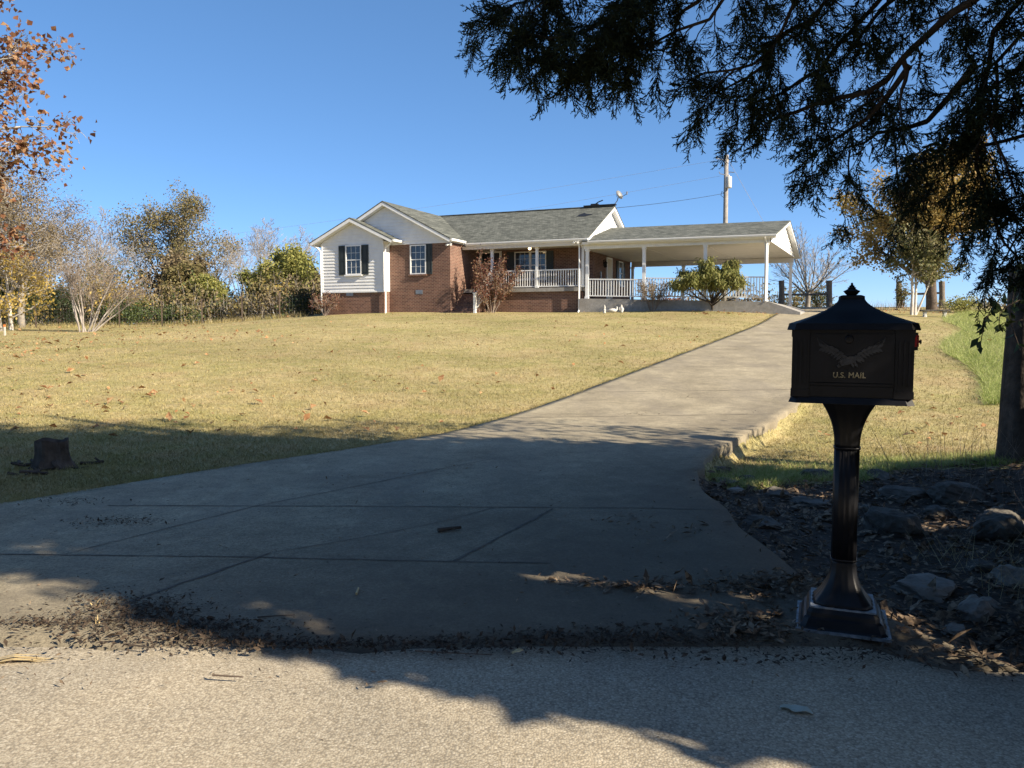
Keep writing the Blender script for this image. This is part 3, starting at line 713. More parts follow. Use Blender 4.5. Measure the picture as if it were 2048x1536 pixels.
m = MB(); m.box(.2662, .270, -.19, -.13, 1.19, 1.24); m.box(.252, .262, -.2035, -.2005, 1.19, 1.24); part(m, 'flag', 'red', fh)
m = MB(); m.tube([(.266, -.16, 1.212), (.279, -.16, 1.212)], [.006, .006], 8); m.tube([(.278, -.16, 1.212), (.283, -.16, 1.212)], [.011, .009], 8); part(m, 'flag_knob', 'cast', fh)

_zi = [-1, .783, .9335, 1.2622, 1.378, 1.481, 2]; _zo = [-1, .783, .986, 1.289, 1.425, 1.492, 2.011]
def _lift(o):
    for ch in o.children:
        if ch.name.startswith(('lock', 'lettering')): ch.location.z = float(np.interp(ch.location.z, _zi, _zo))
        else:
            co_ = np.zeros(len(ch.data.vertices)*3, np.float32); ch.data.vertices.foreach_get('co', co_); co_[2::3] = np.interp(co_[2::3], _zi, _zo); ch.data.vertices.foreach_set('co', co_); ch.data.update()
        _lift(ch)
_lift(mb)
for ch in door.children:
    nm = ch.name.split('.')[0]
    ch.location.z += {'lock': .016, 'lettering': .006, 'eagle_emblem': .019}.get(nm, 0)
# ------------------------------------------------------------------ satellite dish on the ridge
def H3(u, v, z): return tuple(hw(u, v, z))
p0 = at(1229, 413, 44.0)
ds = empty('satellite_dish', hw(6.75, VR, ZR+.03), -TH, 'small white satellite dish on a bent mast at the right end of the house ridge', 'satellite dish')
m = MB(); m.tube([(.0, 0, 0), (.12, 0, .06), (.26, 0, .24), (.30, 0, .40)], .025, 8); m.box(-.12, .1, -.09, .09, 0, .02); part(m, 'mast', 'metal', ds)
m = MB(); rr = []
for k in range(7):
    t = k/6; rr.append([(.30*t*math.cos(a)*.82, .30*t*math.sin(a), .055*t*t) for a in np.linspace(0, 2*math.pi, 24, endpoint=False)])
m.rings(rr[1:], caps=True)
rb = [[(x, y, z+.012) for x, y, z in r_] for r_ in rr[::-1][:-1]]; m.rings(rb)
o = part(m, 'dish', 'plaster', ds, smooth=True); o.location = (.33, 0, .52); o.rotation_euler = (math.radians(8), math.radians(68), math.radians(-8))
m = MB(); m.tube([(.34, -.02, .36), (.55, -.03, .44), (.80, -.05, .56)], .017, 6); m.tube([(.80, -.05, .52), (.80, -.05, .68)], [.045, .04], 8); m.tube([(.32, 0, .36), (.22, 0, .46), (.20, 0, .55)], .01, 5); part(m, 'receiver_arm', 'metal', ds)

# ------------------------------------------------------------------ utility pole and wires
PB = at(1450, 447, 56); PTOP = at(1453, 310, 56)
pb = A(PB[0], 56, float(g(PB[0], 56)))
up = empty('utility_pole', pb, 0, 'grey wooden utility pole with a transformer, standing behind the carport roof', 'utility pole')
hp = PTOP[2]-pb[2]
m = MB(); m.tube([(0, 0, -.3), (.03, 0, hp*.5), (PTOP[0]-pb[0], 0, hp)], [.20, .17, .145], 12); part(m, 'pole', 'poleW', up, smooth=True)
zt = at(1453, 366, 56)[2]-pb[2]
m = MB(); m.lathe([(.02, -.40), (.2, -.40), (.21, -.36), (.21, .3), (.19, .36), (.06, .40), (.05, .48), (.02, .5)], (.10, -.36, zt), 16); part(m, 'transformer', 'plaster', up, smooth=True)
m = MB(); zz = hp-.28; m.tube([(0, 0, zz-.1), (-.45, -.05, zz+.0), (-.72, -.08, zz+.02)], .035, 6); m.tube([(-.70, -.08, zz), (-.70, -.08, zz+.16)], .05, 6)
part(m, 'crossarm', 'metal', up); m = MB(); m.tube([(.1, 0, zt+.75), (.55, -.1, zt+.7)], .03, 6); part(m, 'bracket', 'metal', up); m = MB(); m.tube([(.05, -.1, zt+.5), (-.45, -.1, zt+.62), (-.5, -.1, zt+.75)], .03, 6); part(m, 'bracket', 'metal', up)
m = MB(); z3 = at(1447, 387, 56)[2]-pb[2]; m.tube([(-.12, -.1, z3), (-.3, -.15, z3+.12), (-.36, -.15, z3-.15), (-.14, -.12, z3-.3)], .02, 5); part(m, 'wire_loop', 'black', up)
def wire(name, label, a, b, sag=.4, r=.007):
    a = np.array(a, float); b = np.array(b, float); m = MB()
    m.tube([a+(b-a)*t-A(0, 0, sag*4*t*(1-t)) for t in np.linspace(0, 1, 24)], r, 5)
    m.build(name, MT['twiggrey'] if r < .012 else MT['black'], label=label, cat='power line', group='overhead wires')
wire('overhead_wire', 'dark service wire sagging from the pole to the house ridge by the dish', at(1447, 387, 56), hw(6.9, VR, ZR-.12), .08, .013)
wire('overhead_wire', 'thin upper wire from the pole top running far to the left over the house', at(1437, 320, 56), at(-300, 535, 90), 1.2)
wire('overhead_wire', 'thin lower wire from below the transformer running left behind the oak', at(1440, 352, 56), at(-300, 572, 90), 1.3)
wire('guy_wire', 'slanting guy wire from the pole top down to behind the carport roof', at(1456, 318, 56), at(1560, 500, 53), .05, .010)

# ------------------------------------------------------------------ wire fence on the left
fence = empty('wire_fence', hit(325, 655), 0, 'rusty T-post and woven wire field fence along the left edge of the lawn', 'fence')
fo = fence.location.copy()
FP = []
for px, yb in ((-60, 672), (73, 669), (240, 664), (325, 660), (405, 655), (485, 650), (560, 645), (625, 640)):
    Y = 44.5; q = at(px, yb, Y); FP.append(A(q[0], Y, float(g(q[0], Y))))
for q in FP:
    m = MB(); m.box(-.022, .022, -.022, .022, -.3, 1.42); m.box(-.04, .04, -.026, -.0221, -.3, 1.40)
    o = part(m, 'post', 'brownbark', fence); o.location = Vector(q)-fo
m = MB()
for a, b in zip(FP[:-1], FP[1:]):
    for h in (.08, .22, .36, .5, .66, .84, 1.02, 1.2):
        m.tube([a+A(0, 0, h), b+A(0, 0, h)], .0016, 3, False)
    L = np.linalg.norm(b-a); k = int(L/.17)
    for i in range(k): c = a+(b-a)*i/k; m.tube([c+A(0, 0, .08), c+A(0, 0, 1.2)], .0012, 3, False)
o = part(m, 'woven_wire', 'metal', fence); o.location = -fo
# ------------------------------------------------------------------ wooden gate posts at the crest
def wpost(px, ytop, ybot, Y, rad, label, lean=0):
    a = at(px, ybot, Y); b = at(px+lean, ytop, Y); z0 = float(g(a[0], Y)); m = MB()
    o = empty('fence_post', (a[0], Y, z0), 0, label, 'post', 'round wooden posts at the top of the drive')
    n = 8; pts = [(t*(b[0]-a[0])+.012*math.sin(5*t+px), 0, -.3+(b[2]-z0+.3)*t) for t in np.linspace(0, 1, n)]
    m.tube(pts, [rad*(1.08-.12*t)*(1+.05*math.sin(9*t+px)) for t in np.linspace(0, 1, n)], 10); part(m, 'shaft', 'wood', o)
    return A(a[0], Y, z0), b
Q = [wpost(1563, 561, 614, 48, .17, 'dark round wooden fence post left of the white carport corner post'),
     wpost(1658.5, 561, 614, 47.5, .17, 'lighter round wooden fence post right of the bare tree'),
     wpost(1798, 563, 617, 47, .15, 'round wooden fence post wrapped in green vine'),
     wpost(1884, 563, 618, 46, .16, 'round wooden fence post right of the big orange-leaved tree')]
for i, j, px, lb in ((0, 1, 1600, 'weathered wooden rail between the two posts left of the mailbox top'), (2, 3, 1840, 'weathered wooden rail behind the big tree trunk on the right')):
    za = at(0, 588, 47.5)[2]; m = MB(); a = Q[i][0].copy(); b = Q[j][0].copy(); a[2] = b[2] = za; a[0] += .14; b[0] -= .14
    m.tube([a, (a+b)/2+A(0, 0, -.03), b], [.06, .065, .06], 8); m.build('fence_rail', MT['wood'], label=lb, cat='fence rail')
# ------------------------------------------------------------------ stone bench
bp = hit(1869, 634); bx = empty('stone_bench', bp, math.radians(-10), 'low stone bench with pale legs on the grass beside the white-trunked tree', 'bench')
s_ = bp[1]/F
m = MB(); m.rings([sq(26*s_, .17, 15*s_*.75, 10), sq(27*s_, .18, 15*s_*.8, 10), sq(27*s_, .18, 15*s_*.98, 10)]); part(m, 'seat', 'rock', bx)
for sx in (-1, 1):
    m = MB(); m.rings([sq(.09, .13, -.05, 6, 16, 0, sx*.42), sq(.075, .11, .04, 6, 16, 0, sx*.42), sq(.06, .10, .12, 6, 16, 0, sx*.42), sq(.085, .12, 15*s_*.74, 6, 16, 0, sx*.42)]); part(m, 'leg', 'plaster', bx)
# ------------------------------------------------------------------ garden ornaments by the carport slab
def orn(px, py, label, prof_parts, name='garden_ornament', cat='garden ornament', mat='plaster', Y=None):
    c = at(px, py, 37.6); m = MB()
    for fn in prof_parts: fn(m)
    o = m.build(name, MT[mat], None, True, label=label, cat=cat); o.location = (c[0], 37.6, float(g(c[0], 37.6))); o.scale = (.62, .62, .55); return o
orn(1209, 624, 'slim pale garden gnome figure standing alone by the carport slab', [lambda m: m.lathe([(.10, 0), (.11, .08), (.07, .16), (.11, .24), (.10, .34), (.05, .40), (.085, .45), (.09, .52), (.06, .56), (.075, .58), (.02, .70), (.003, .74)], k=14)])
orn(1225, 624, 'white goose-shaped garden figure low in front of the slab', [lambda m: m.tube([(-.36, 0, .25), (-.2, 0, .26), (0, 0, .22), (.2, 0, .22), (.32, 0, .3), (.36, 0, .45), (.33, 0, .5), (.24, -.02, .50)], [.02, .10, .19, .16, .07, .05, .055, .012], 10), lambda m: m.tube([(0, 0, 0), (0, 0, .1)], .05, 8)], 'goose_figure')
orn(1243, 624, 'upright white bird-shaped garden figure right of the goose', [lambda m: m.tube([(0, 0, 0), (.02, 0, .12), (.05, 0, .3), (0, 0, .46), (-.03, 0, .58), (.0, 0, .64), (.08, 0, .62)], [.12, .10, .14, .10, .05, .06, .012], 10), lambda m: m.tube([(-.12, 0, .5), (-.15, 0, .3), (-.05, 0, .1)], [.02, .07, .05], 8)], 'bird_figure')
# ------------------------------------------------------------------ survey stake at far left
c = hit(10, 671); m = MB(); st = empty('survey_stake', c, 0, 'short pale stake with an orange top at the far left lawn edge', 'stake')
m.box(-.035, .035, -.02, .02, -.1, .38); part(m, 'shaft', 'pale', st); m = MB(); m.box(-.037, .037, -.022, .022, .3801, .48); part(m, 'cap', 'orange', st)
# ------------------------------------------------------------------ thick dark post at right frame edge
pp = hit(2040, 918); tp_ = at(2040, 532, pp[1])
op = empty('old_post', (pp[0], pp[1], pp[2]), 0, 'thick dark flat-topped post with a leafy vine at the right edge', 'post')
m = MB(); hh = tp_[2]-pp[2]; rr = []
for t in np.linspace(0, 1, 16):
    r0 = .175-.03*t+.05*math.exp(-t*9)
    rr.append([((r0*(1+.06*math.sin(5*a+2*t)+.04*math.sin(11*a-t*7)))*math.cos(a), (r0*(1+.06*math.sin(5*a+2*t)))*math.sin(a), -.15+(hh+.15)*t) for a in np.linspace(0, 2*math.pi, 28, endpoint=False)])
m.rings(rr); part(m, 'shaft', 'darkbark', op, smooth=True)
# vine: stems and leaves
m = MB(); P = []
loc = lambda x, y, dy=-.25: at(x, y, pp[1]+dy)-pp
for pts in ([(2030, 560), (2005, 590), (1985, 615), (1970, 640), (1965, 665), (1960, 695)], [(2040, 600), (2015, 612), (2000, 625), (1998, 650)], [(2045, 640), (2010, 645), (1990, 655)], [(2040, 700), (2020, 640), (2030, 560), (2040, 520)]):
    q = [loc(*p) for p in pts]; m.tube(q, .004, 4, False)
    for a, b in zip(q[:-1], q[1:]):
        for t in (.2, .55, .9): P.append(a+(b-a)*t)
part(m, 'vine_stem', 'brownbark', op)
P = np.array(P); P = np.concatenate([P, P[R.integers(0, len(P), 24)]+R.normal(0, .03, (24, 3))])
V, Fa = leaves_arr(P, .07+.05*R.random(len(P)), .5, R, (-.3, -.3, -.7), .7); new_obj('vine_leaves', raw_mesh('vine_leaves', V, Fa), MT['green'], op)
# ------------------------------------------------------------------ stump
sp = hit(106, 935); sc = sp[1]/F
stp = empty('tree_stump', sp, 0, 'short rotten tree stump with broken bark and roots at the shaded lawn edge', 'stump')
m = MB(); rr = []; K = 30
for t in np.linspace(0, 1, 9):
    r0 = sc*(28+30*math.exp(-t*5))
    rr.append([((r0*(1+.10*math.sin(4*a+1)+.07*math.sin(9*a+3*t)))*math.cos(a), (r0*(1+.10*math.sin(4*a+1)))*math.sin(a), -.05+(sc*56*(1+.06*math.sin(3*a))+.05)*t) for a in np.linspace(0, 2*math.pi, K, endpoint=False)])
rr.append([(x*.72, y*.72, z-.04) for x, y, z in rr[-1]])
m.rings(rr); part(m, 'stub', 'darkbark', stp)
for a, L in ((2.6, .06), (5.4, .08), (4.6, .06)):
    m = MB(); m.tube([(sc*30*math.cos(a), sc*30*math.sin(a), .05), ((sc*30+L*.5)*math.cos(a), (sc*30+L*.5)*math.sin(a), .03), ((sc*30+L)*math.cos(a+.2), (sc*30+L)*math.sin(a+.2), -.02)], [.05, .035, .012], 7); part(m, 'root', 'darkbark', stp)
m = MB()
for k in range(26):
    a = R.uniform(0, 6.28); r_ = R.uniform(.2, .42); c = A(r_*math.cos(a), r_*math.sin(a), .015); d = nrm(R.normal(size=3)*A(1, 1, .25)); m.tube([c, c+d*R.uniform(.05, .16)], R.uniform(.006, .018), 5)
part(m, 'bark_chips', 'darkbark', stp, kind='stuff')

# ------------------------------------------------------------------ plants
def rot_to(d, ang, rng, az=None):
    a = A(0, 0, 1) if abs(d[2]) < .95 else A(1, 0, 0)
    a = nrm(a-d*(a@d)); b = np.cross(d, a); w = rng.uniform(0, 2*math.pi) if az is None else az
    return nrm(d*math.cos(ang)+(a*math.cos(w)+b*math.sin(w))*math.sin(ang))
def skel(rng, stems, spec):
    """stems: (p,d,L,r); spec per level: dict(n, ang, len, start, wob, up, taper). Returns segments and tip points (with level)."""
    P0, P1, R0, R1, tips = [], [], [], [], []
    def go(p, d, L, r, lev):
        s = spec[lev]; ns = s.get('seg', 4); pts = [p]; rad = [r]; ds = [d]
        for i in range(ns):
            d = nrm(d+rng.normal(0, s.get('wob', .12), 3)+A(0, 0, s.get('up', 0))); p = p+d*L/ns
            pts.append(p); rad.append(r*(1-(1-s.get('taper', .3))*(i+1)/ns)); ds.append(d)
        for i in range(ns): P0.append(pts[i]); P1.append(pts[i+1]); R0.append(rad[i]); R1.append(rad[i+1])
        if lev+1 < len(spec):
            c = spec[lev+1]; n = c['n']; st = c.get('start', .3)
            for k in range(n):
                f = st+(1-st)*(k+rng.random())/n; x = min(f*ns, ns-1e-6); i = int(x); t = x-i
                q = pts[i]*(1-t)+pts[i+1]*t; rq = rad[i]*(1-t)+rad[i+1]*t
                l = L*rng.uniform(*c['len'])*(1-c.get('fall', .5)*(f-st)/(1-st+1e-6))
                az = c.get('az0', 0)+k*2.4+rng.normal(0, .4)
                go(q, rot_to(ds[i+1], math.radians(rng.uniform(*c['ang'])), rng, az), l, min(rq*c.get('rr', .55), rq*.9), lev+1)
        if lev >= len(spec)-2:
            for q in pts[1:]: tips.append((q, lev))
    for p, d, L, r in stems: go(A(*p), nrm(A(*d)), L, r, 0)
    return np.array(P0), np.array(P1), np.maximum(np.array(R0), .0), np.array(R1), np.array([t[0] for t in tips])
def plant(name, label, cat, loc, sk, bark, leaf=None, nleaf=0, lsize=.1, asp=.5, sig=.1, axis=None, spread=1.0, group=None, rmin=.004, k=5, seed=1, split=True, keep=None, rz=0):
    rng = np.random.default_rng(seed); P0, P1, R0, R1, T = sk
    o = empty(name, loc, rz, label, cat, group)
    R0 = np.maximum(R0, rmin); R1 = np.maximum(R1, rmin)
    big = R0 > max(.022, rmin*1.01)
    if big.any():
        V, Fa = tubes_arr(P0[big], P1[big], R0[big], R1[big], 8); new_obj('trunk', raw_mesh('trunk', V, Fa, smooth=True), MT[bark], o)
    if (~big).any():
        V, Fa = tubes_arr(P0[~big], P1[~big], R0[~big], R1[~big], 3); new_obj('twigs', raw_mesh('twigs', V, Fa), MT['twig' if bark not in ('bark', 'pale') else 'twiggrey'], o)
    if nleaf:
        if keep is not None: T = T[keep(T)]
        i = rng.integers(0, len(T), nleaf)
        P = T[i]+rng.normal(0, sig, (nleaf, 3))
        V, Fa = leaves_arr(P, lsize*rng.uniform(.6, 1.4, nleaf), asp, rng, axis, spread); new_obj('crown', raw_mesh('crown', V, Fa), MT[leaf], o)
    return o
rg = np.random.default_rng
def base(x, Y): return (x, Y, float(g(x, Y)))
def pbase(px, Y): return base((px-1024)/F*Y, Y)

# bare and leafy skeletons
def sk_spread(seed, Hh, trunk=.25, n1=9, up=.10, wide=(30, 60), r=.2, fine=True, n2=7, n3=6):
    sp = [dict(seg=6, wob=.07, up=.05, taper=.25), dict(n=n1, ang=wide, len=(.55, .85), start=trunk, wob=.12, up=up, fall=.45, rr=.5), dict(n=n2, ang=(25, 55), len=(.35, .6), start=.25, wob=.16, up=up*.8, fall=.4, rr=.5), dict(n=n3, ang=(22, 55), len=(.3, .6), start=.2, wob=.2, up=.05, fall=.3, rr=.5, seg=3)]
    if fine: sp.append(dict(n=4, ang=(20, 50), len=(.35, .65), start=.2, wob=.22, up=.03, fall=.2, rr=.55, seg=2))
    return skel(rg(seed), [((0, 0, -.2), (0, 0, 1), Hh*.78, r)], sp)
# --- big oak on the left
plant('oak_tree', 'tall rounded tree with thin olive leaves rising highest above the left tree line', 'tree', pbase(333, 68), sk_spread(13, 10.6, .22, 14, .08, (30, 62), .26, True, 8, 6), 'bark', 'olive', 17000, .15, .7, .34, seed=2)
# bare multi-stem shrub (left)
st = [((.25*math.cos(a), .25*math.sin(a), -.1), (.15*math.cos(a)+tx, .15*math.sin(a), 1), L*.92, .042) for a, tx, L in ((0, .30, 3.3), (.7, .48, 3.5), (1.5, .12, 3.4), (2.4, -.14, 3.3), (3.1, -.22, 3.2), (3.9, -.05, 3.5), (4.6, .2, 3.4), (5.3, .62, 3.7), (5.9, .75, 3.6), (.3, .9, 3.4), (2.0, -.3, 2.9))]
skf = skel(rg(5), st, [dict(seg=6, wob=.06, up=.02, taper=.3), dict(n=8, ang=(12, 38), len=(.3, .55), start=.3, wob=.1, up=.05, rr=.5), dict(n=6, ang=(15, 45), len=(.35, .6), start=.2, wob=.14, up=.04, rr=.5, seg=3), dict(n=3, ang=(15, 45), len=(.4, .6), start=.3, wob=.15, rr=.6, seg=2)])
plant('bare_shrub', 'large bare multi-stemmed shrub fanning out pale stems on the left lawn', 'shrub', tuple(hit(172, 664)), skf, 'fanbark', 'brownleaf', 900, .08, .6, .1, rmin=.006, seed=3)
# bare trees and yellow-green trees between
skb = sk_spread(21, 6.5, .22, 10, .16, (22, 48), .12)
b1 = plant('bare_tree', 'slim bare grey tree between the oak and the yellow-green tree', 'tree', pbase(478, 62), skb, 'bark', rmin=.006, group='bare trees beyond the fence')
for px, Y, sc, rz, lb in ((450, 74, 1.0, 2.2, 'bare grey tree close against the right side of the oak'), (290, 78, 1.0, 5.9, 'bare hazy tree behind the left half of the oak'), (20, 60, 1.05, 1.9, 'bare hazy tree at the left frame edge behind the golden tree'), (205, 66, 1.1, 2.9, 'bare hazy tree right of the fan-shaped shrub'), (535, 70, 1.05, 1.3, 'bare grey tree rising behind the yellow-green tree'), (600, 72, 1.0, 2.6, 'bare grey tree at the left corner of the house'), (240, 72, .95, 3.5, 'bare hazy tree just left of the tall oak'), (110, 64, .92, 4.4, 'bare hazy tree left of the fan-shaped shrub'), (60, 66, .9, 5.2, 'bare hazy tree behind the fence at the far left'), (175, 60, .85, .6, 'bare hazy tree directly behind the fan-shaped shrub')):
    c = copy_tree(b1); c.location = pbase(px, Y); c.scale = (sc*1.7, sc*1.7, sc*1.3); c.rotation_euler.z = rz; tag(c, lb, 'tree', 'bare trees beyond the fence')
skm = sk_spread(31, 5.2, .2, 9, .1, (30, 60), .12, False)
y1 = plant('leafy_tree', 'yellow-green leafy tree left of the white gable', 'tree', pbase(583, 57), skm, 'bark', 'ygreen', 6500, .2, .7, .25, seed=4, group='leafy trees beyond the fence')
for px, Y, sc, rz, lb, mt in ((530, 60, .72, 1.0, 'smaller yellow-green tree beside the slim bare tree', 'ygreen'), (425, 58, .62, 2.0, 'low bright yellow-green tree right of the oak trunk', 'ygreen'), (385, 60, .8, 3.0, 'olive leafy tree against the right side of the oak', 'olive'), (360, 62, .95, 3.9, 'broad olive brown tree under the oak crown', 'brownleaf'), (625, 58, .62, 4.0, 'brownish leafy tree touching the house corner', 'brownleaf')):
    c = copy_tree(y1); c.location = pbase(px, Y); c.scale = (sc*1.25, sc*1.25, sc*1.1); c.rotation_euler.z = rz; tag(c, lb, 'tree', 'leafy trees beyond the fence')
    for ch in c.children:
        if ch.name.startswith('crown') and mt != 'ygreen':
            ch.data = ch.data.copy(); ch.data.materials.clear(); ch.data.materials.append(MT[mt])
# understory: one continuous thicket
def thicket():
    rng = rg(77); Vs, Fs, mi = [], [], []; n = 0
    for px in np.arange(-160, 660, 9):
        for rep in range(2):
            Y = rng.uniform(52, 64); x = (px+rng.normal(0, 8)-1024)/F*Y; z0 = float(g(x, Y))
            dark = rng.random()
            hgt = rng.uniform(1.3, 3.0)*(1.2 if px < 330 else .95)*(1+.25*math.sin(px*.035))*1.12
            k = 3 if px < 330 else 2
            kind = rng.choice([0, 1, 2, 3], p=[.30, .22, .36, .12])
            nl = int(270*hgt/2); c = rng.normal(0, 1, (nl, 3)); c = c/np.maximum(np.linalg.norm(c, axis=1, keepdims=True), .6)*rng.random((nl, 1))**.5
            P = A(x, Y, z0+hgt*.5)+c*A(hgt*.55, hgt*.5, hgt*.55)
            V, Fa = leaves_arr(P, .2*rng.uniform(.6, 1.4, nl), .6, rng); Vs.append(V); Fs.append(Fa+n); n += len(V); mi += [kind]*len(Fa)
            for q in range(9):
                p = A(x+rng.normal(0, hgt*.25), Y+rng.normal(0, .4), z0); d = nrm(A(rng.normal(0, .35), rng.normal(0, .3), 1)); L = hgt*rng.uniform(.6, 1.15)
                pts = [p, p+d*L*.5+rng.normal(0, .06, 3), p+d*L+rng.normal(0, .15, 3)]
                for a, b, r0 in ((pts[0], pts[1], .018), (pts[1], pts[2], .011)):
                    V, Fa = tubes_arr(np.array([a]), np.array([b]), A(r0), A(r0*.6), 3); Vs.append(V); Fs.append(Fa+n); n += len(V); mi += [4]*len(Fa)
    new_obj('woodland_undergrowth', raw_mesh('woodland_undergrowth', np.concatenate(Vs), np.concatenate(Fs), mi), [MT['brownleaf'], MT['green'], MT['olive'], MT['gold_l'], MT['twiggrey']], kind='stuff', label='brown and green undergrowth behind the wire fence', cat='undergrowth')
thicket()
# dark evergreens behind the fan shrub
def conebush(name, label, cat, loc, w_, h, n, mat, seed, ls=.14, group=None, stems=True, flat=1.0):
    rng = rg(seed); c = rng.normal(size=(n, 3)); c = nrm(c)*rng.random((n, 1))**.35
    lob = 1+.22*np.sin(3*np.arctan2(c[:, 1], c[:, 0])+seed)+.18*np.sin(5*c[:, 2]*3+seed*2)+.15*np.sin(7*np.arctan2(c[:, 1], c[:, 2]))
    P = c*A(w_*.5, w_*.5*flat, h*.5)*lob[:, None]+A(0, 0, h*.5); P[:, 2] = np.abs(P[:, 2])
    o = empty(name, loc, 0, label, cat, group)
    V, Fa = leaves_arr(P, ls*rng.uniform(.6, 1.4, n), .55, rng); new_obj('crown', raw_mesh('crown', V, Fa), MT[mat], o)
    if stems:
        k = 9; a = rng.uniform(0, 6.28, k); e = np.stack([np.cos(a)*w_*.3, np.sin(a)*w_*.3*flat, np.full(k, h*.75)], 1); z = np.zeros((k, 3)); z[:, 2] = -.1; z[:, :2] = rng.normal(0, .06, (k, 2))
        V, Fa = tubes_arr(z, e, np.full(k, .035), np.full(k, .008), 6); new_obj('trunk', raw_mesh('trunk', V, Fa), MT['brownbark'], o)
    return o
conebush('evergreen_shrub', 'dark green evergreen shrub left of the fan-shaped bare shrub', 'shrub', pbase(118, 50), 3.2, 2.6, 3600, 'dgreen', 3)
conebush('evergreen_shrub', 'green cedar shrub behind the fence just right of the fan-shaped shrub', 'shrub', pbase(255, 52), 3.6, 1.7, 3200, 'green', 5)
conebush('evergreen_shrub', 'low green shrub behind the fence under the oak', 'shrub', pbase(355, 53), 3.0, 1.3, 2200, 'green', 8)
conebush('evergreen_shrub', 'tall green leafy shrub at the far left frame edge', 'shrub', pbase(20, 47), 3.2, 3.3, 3600, 'green', 9)
conebush('evergreen_shrub', 'round dark green bush against the left brick corner of the house', 'shrub', pbase(612, 45.5), 1.9, 1.5, 5200, 'dgreen', 12, .09)
skr = skel(rg(9), [((0, 0, -.1), (math.cos(a)*.5, math.sin(a)*.3, 1), 1.2, .018) for a in np.linspace(0, 6, 9)], [dict(seg=4, wob=.12, taper=.4), dict(n=6, ang=(20, 45), len=(.35, .6), start=.25, wob=.15, rr=.6), dict(n=4, ang=(20, 45), len=(.4, .6), start=.2, wob=.15, rr=.6, seg=2)])
plant('red_twig_shrub', 'thin reddish twiggy shrub in front of the left brick foundation', 'shrub', tuple(hw(-6.75, -1.3, -.05)), skr, 'brownbark', 'burg', 1300, .07, .6, .06, rmin=.005, seed=5)
# --- left foreground sycamore: trunk out of frame, boughs reaching in
def sycamore():
    rng = rg(15); tx, ty = -17.0, 20.0; z0 = float(g(tx, ty))
    stems = [((0, 0, -.2), (.02, 0, 1), 11.5, .30)]
    def bough(z, px, py, Y, r): 
        e = at(px, py, Y)-A(tx, ty, z0); s = A(0, 0, z); return (tuple(s), tuple(e-s), float(np.linalg.norm(e-s)), r)
    bs = [bough(6.0, 20, 30, 20, .07), bough(5.6, 60, 150, 20.5, .07), bough(4.8, 115, 200, 20, .06), bough(4.2, 90, 235, 21, .05), bough(3.6, 30, 320, 20, .05), bough(3.2, 45, 380, 21, .045), bough(7.0, 10, -80, 20, .08), bough(6.5, -60, 90, 22, .06), bough(4.0, -40, 300, 19, .05), bough(2.6, 5, 440, 20.5, .03), bough(6.2, 40, 90, 19, .05), bough(5.2, 0, 190, 21, .05)]
    a = skel(rng, stems, [dict(seg=8, wob=.03, taper=.4)])
    b = skel(rng, bs, [dict(seg=6, wob=.07, up=0, taper=.2), dict(n=12, ang=(25, 60), len=(.16, .36), start=.3, wob=.15, up=-.02, rr=.5), dict(n=7, ang=(25, 60), len=(.35, .6), start=.2, wob=.2, rr=.5, seg=3)])
    sk = tuple(np.concatenate([x, y]) for x, y in zip(a[:4], b[:4]))+(b[4],)
    return plant('sycamore_tree', 'near sycamore with pale limbs and rusty orange leaves at the upper left edge', 'tree', (tx, ty, z0), sk, 'pale', 'syc', 4200, .13, .95, .17, rmin=.006, seed=6)
sycamore()
skt = sk_spread(41, 9, .15, 12, .08, (35, 70), .2, True, 8, 6)
TW = plant('twiggy_tree', 'twiggy half-bare tree with small golden brown leaves behind the sycamore at the left edge', 'tree', base(-25.6, 40), skt, 'bark', 'brownleaf', 17000, .10, .6, .34, seed=7, rmin=.007)
c = copy_tree(TW); c.location = base(-27.5, 45); c.rotation_euler.z = 2.1; c.scale = (1.05, 1.05, .8); tag(c, 'second twiggy brown tree filling in behind the golden tree at the far left', 'tree')
plant('golden_tree', 'low spreading tree with golden yellow leaves at the left edge', 'tree', base(-25.6, 41), sk_spread(42, 4.6, .15, 9, .0, (45, 80), .12, False), 'pale', 'gold_l', 2600, .14, .6, .22, seed=8)
# --- porch shrub
skc = skel(rg(12), [((.12*math.cos(a), .12*math.sin(a), -.05), (.46*math.cos(a)*b, .46*math.sin(a)*b, 1), 2.6*l, .022) for a, b, l in zip(np.linspace(0, 6, 15), [1.2, .6, 1, .3, 1.3, .8, .5, 1.1, .2, .9, 1.4, .7, 1.0, .4, 1.2], [1, .95, .85, 1.1, .75, .9, 1, .8, 1.12, .85, .7, 1, .9, 1.05, .8])], [dict(seg=6, wob=.05, taper=.35), dict(n=9, ang=(14, 36), len=(.16, .34), start=.25, wob=.1, up=.06, rr=.6), dict(n=3, ang=(20, 45), len=(.4, .6), start=.2, wob=.15, rr=.6, seg=2)])
plant('crape_myrtle', 'upright burgundy-leaved shrub beside the front steps of the porch', 'shrub', tuple(hw(1.95, .75, .08)), skc, 'brownbark', 'burg', 6500, .085, .6, .09, rmin=.006, seed=9)
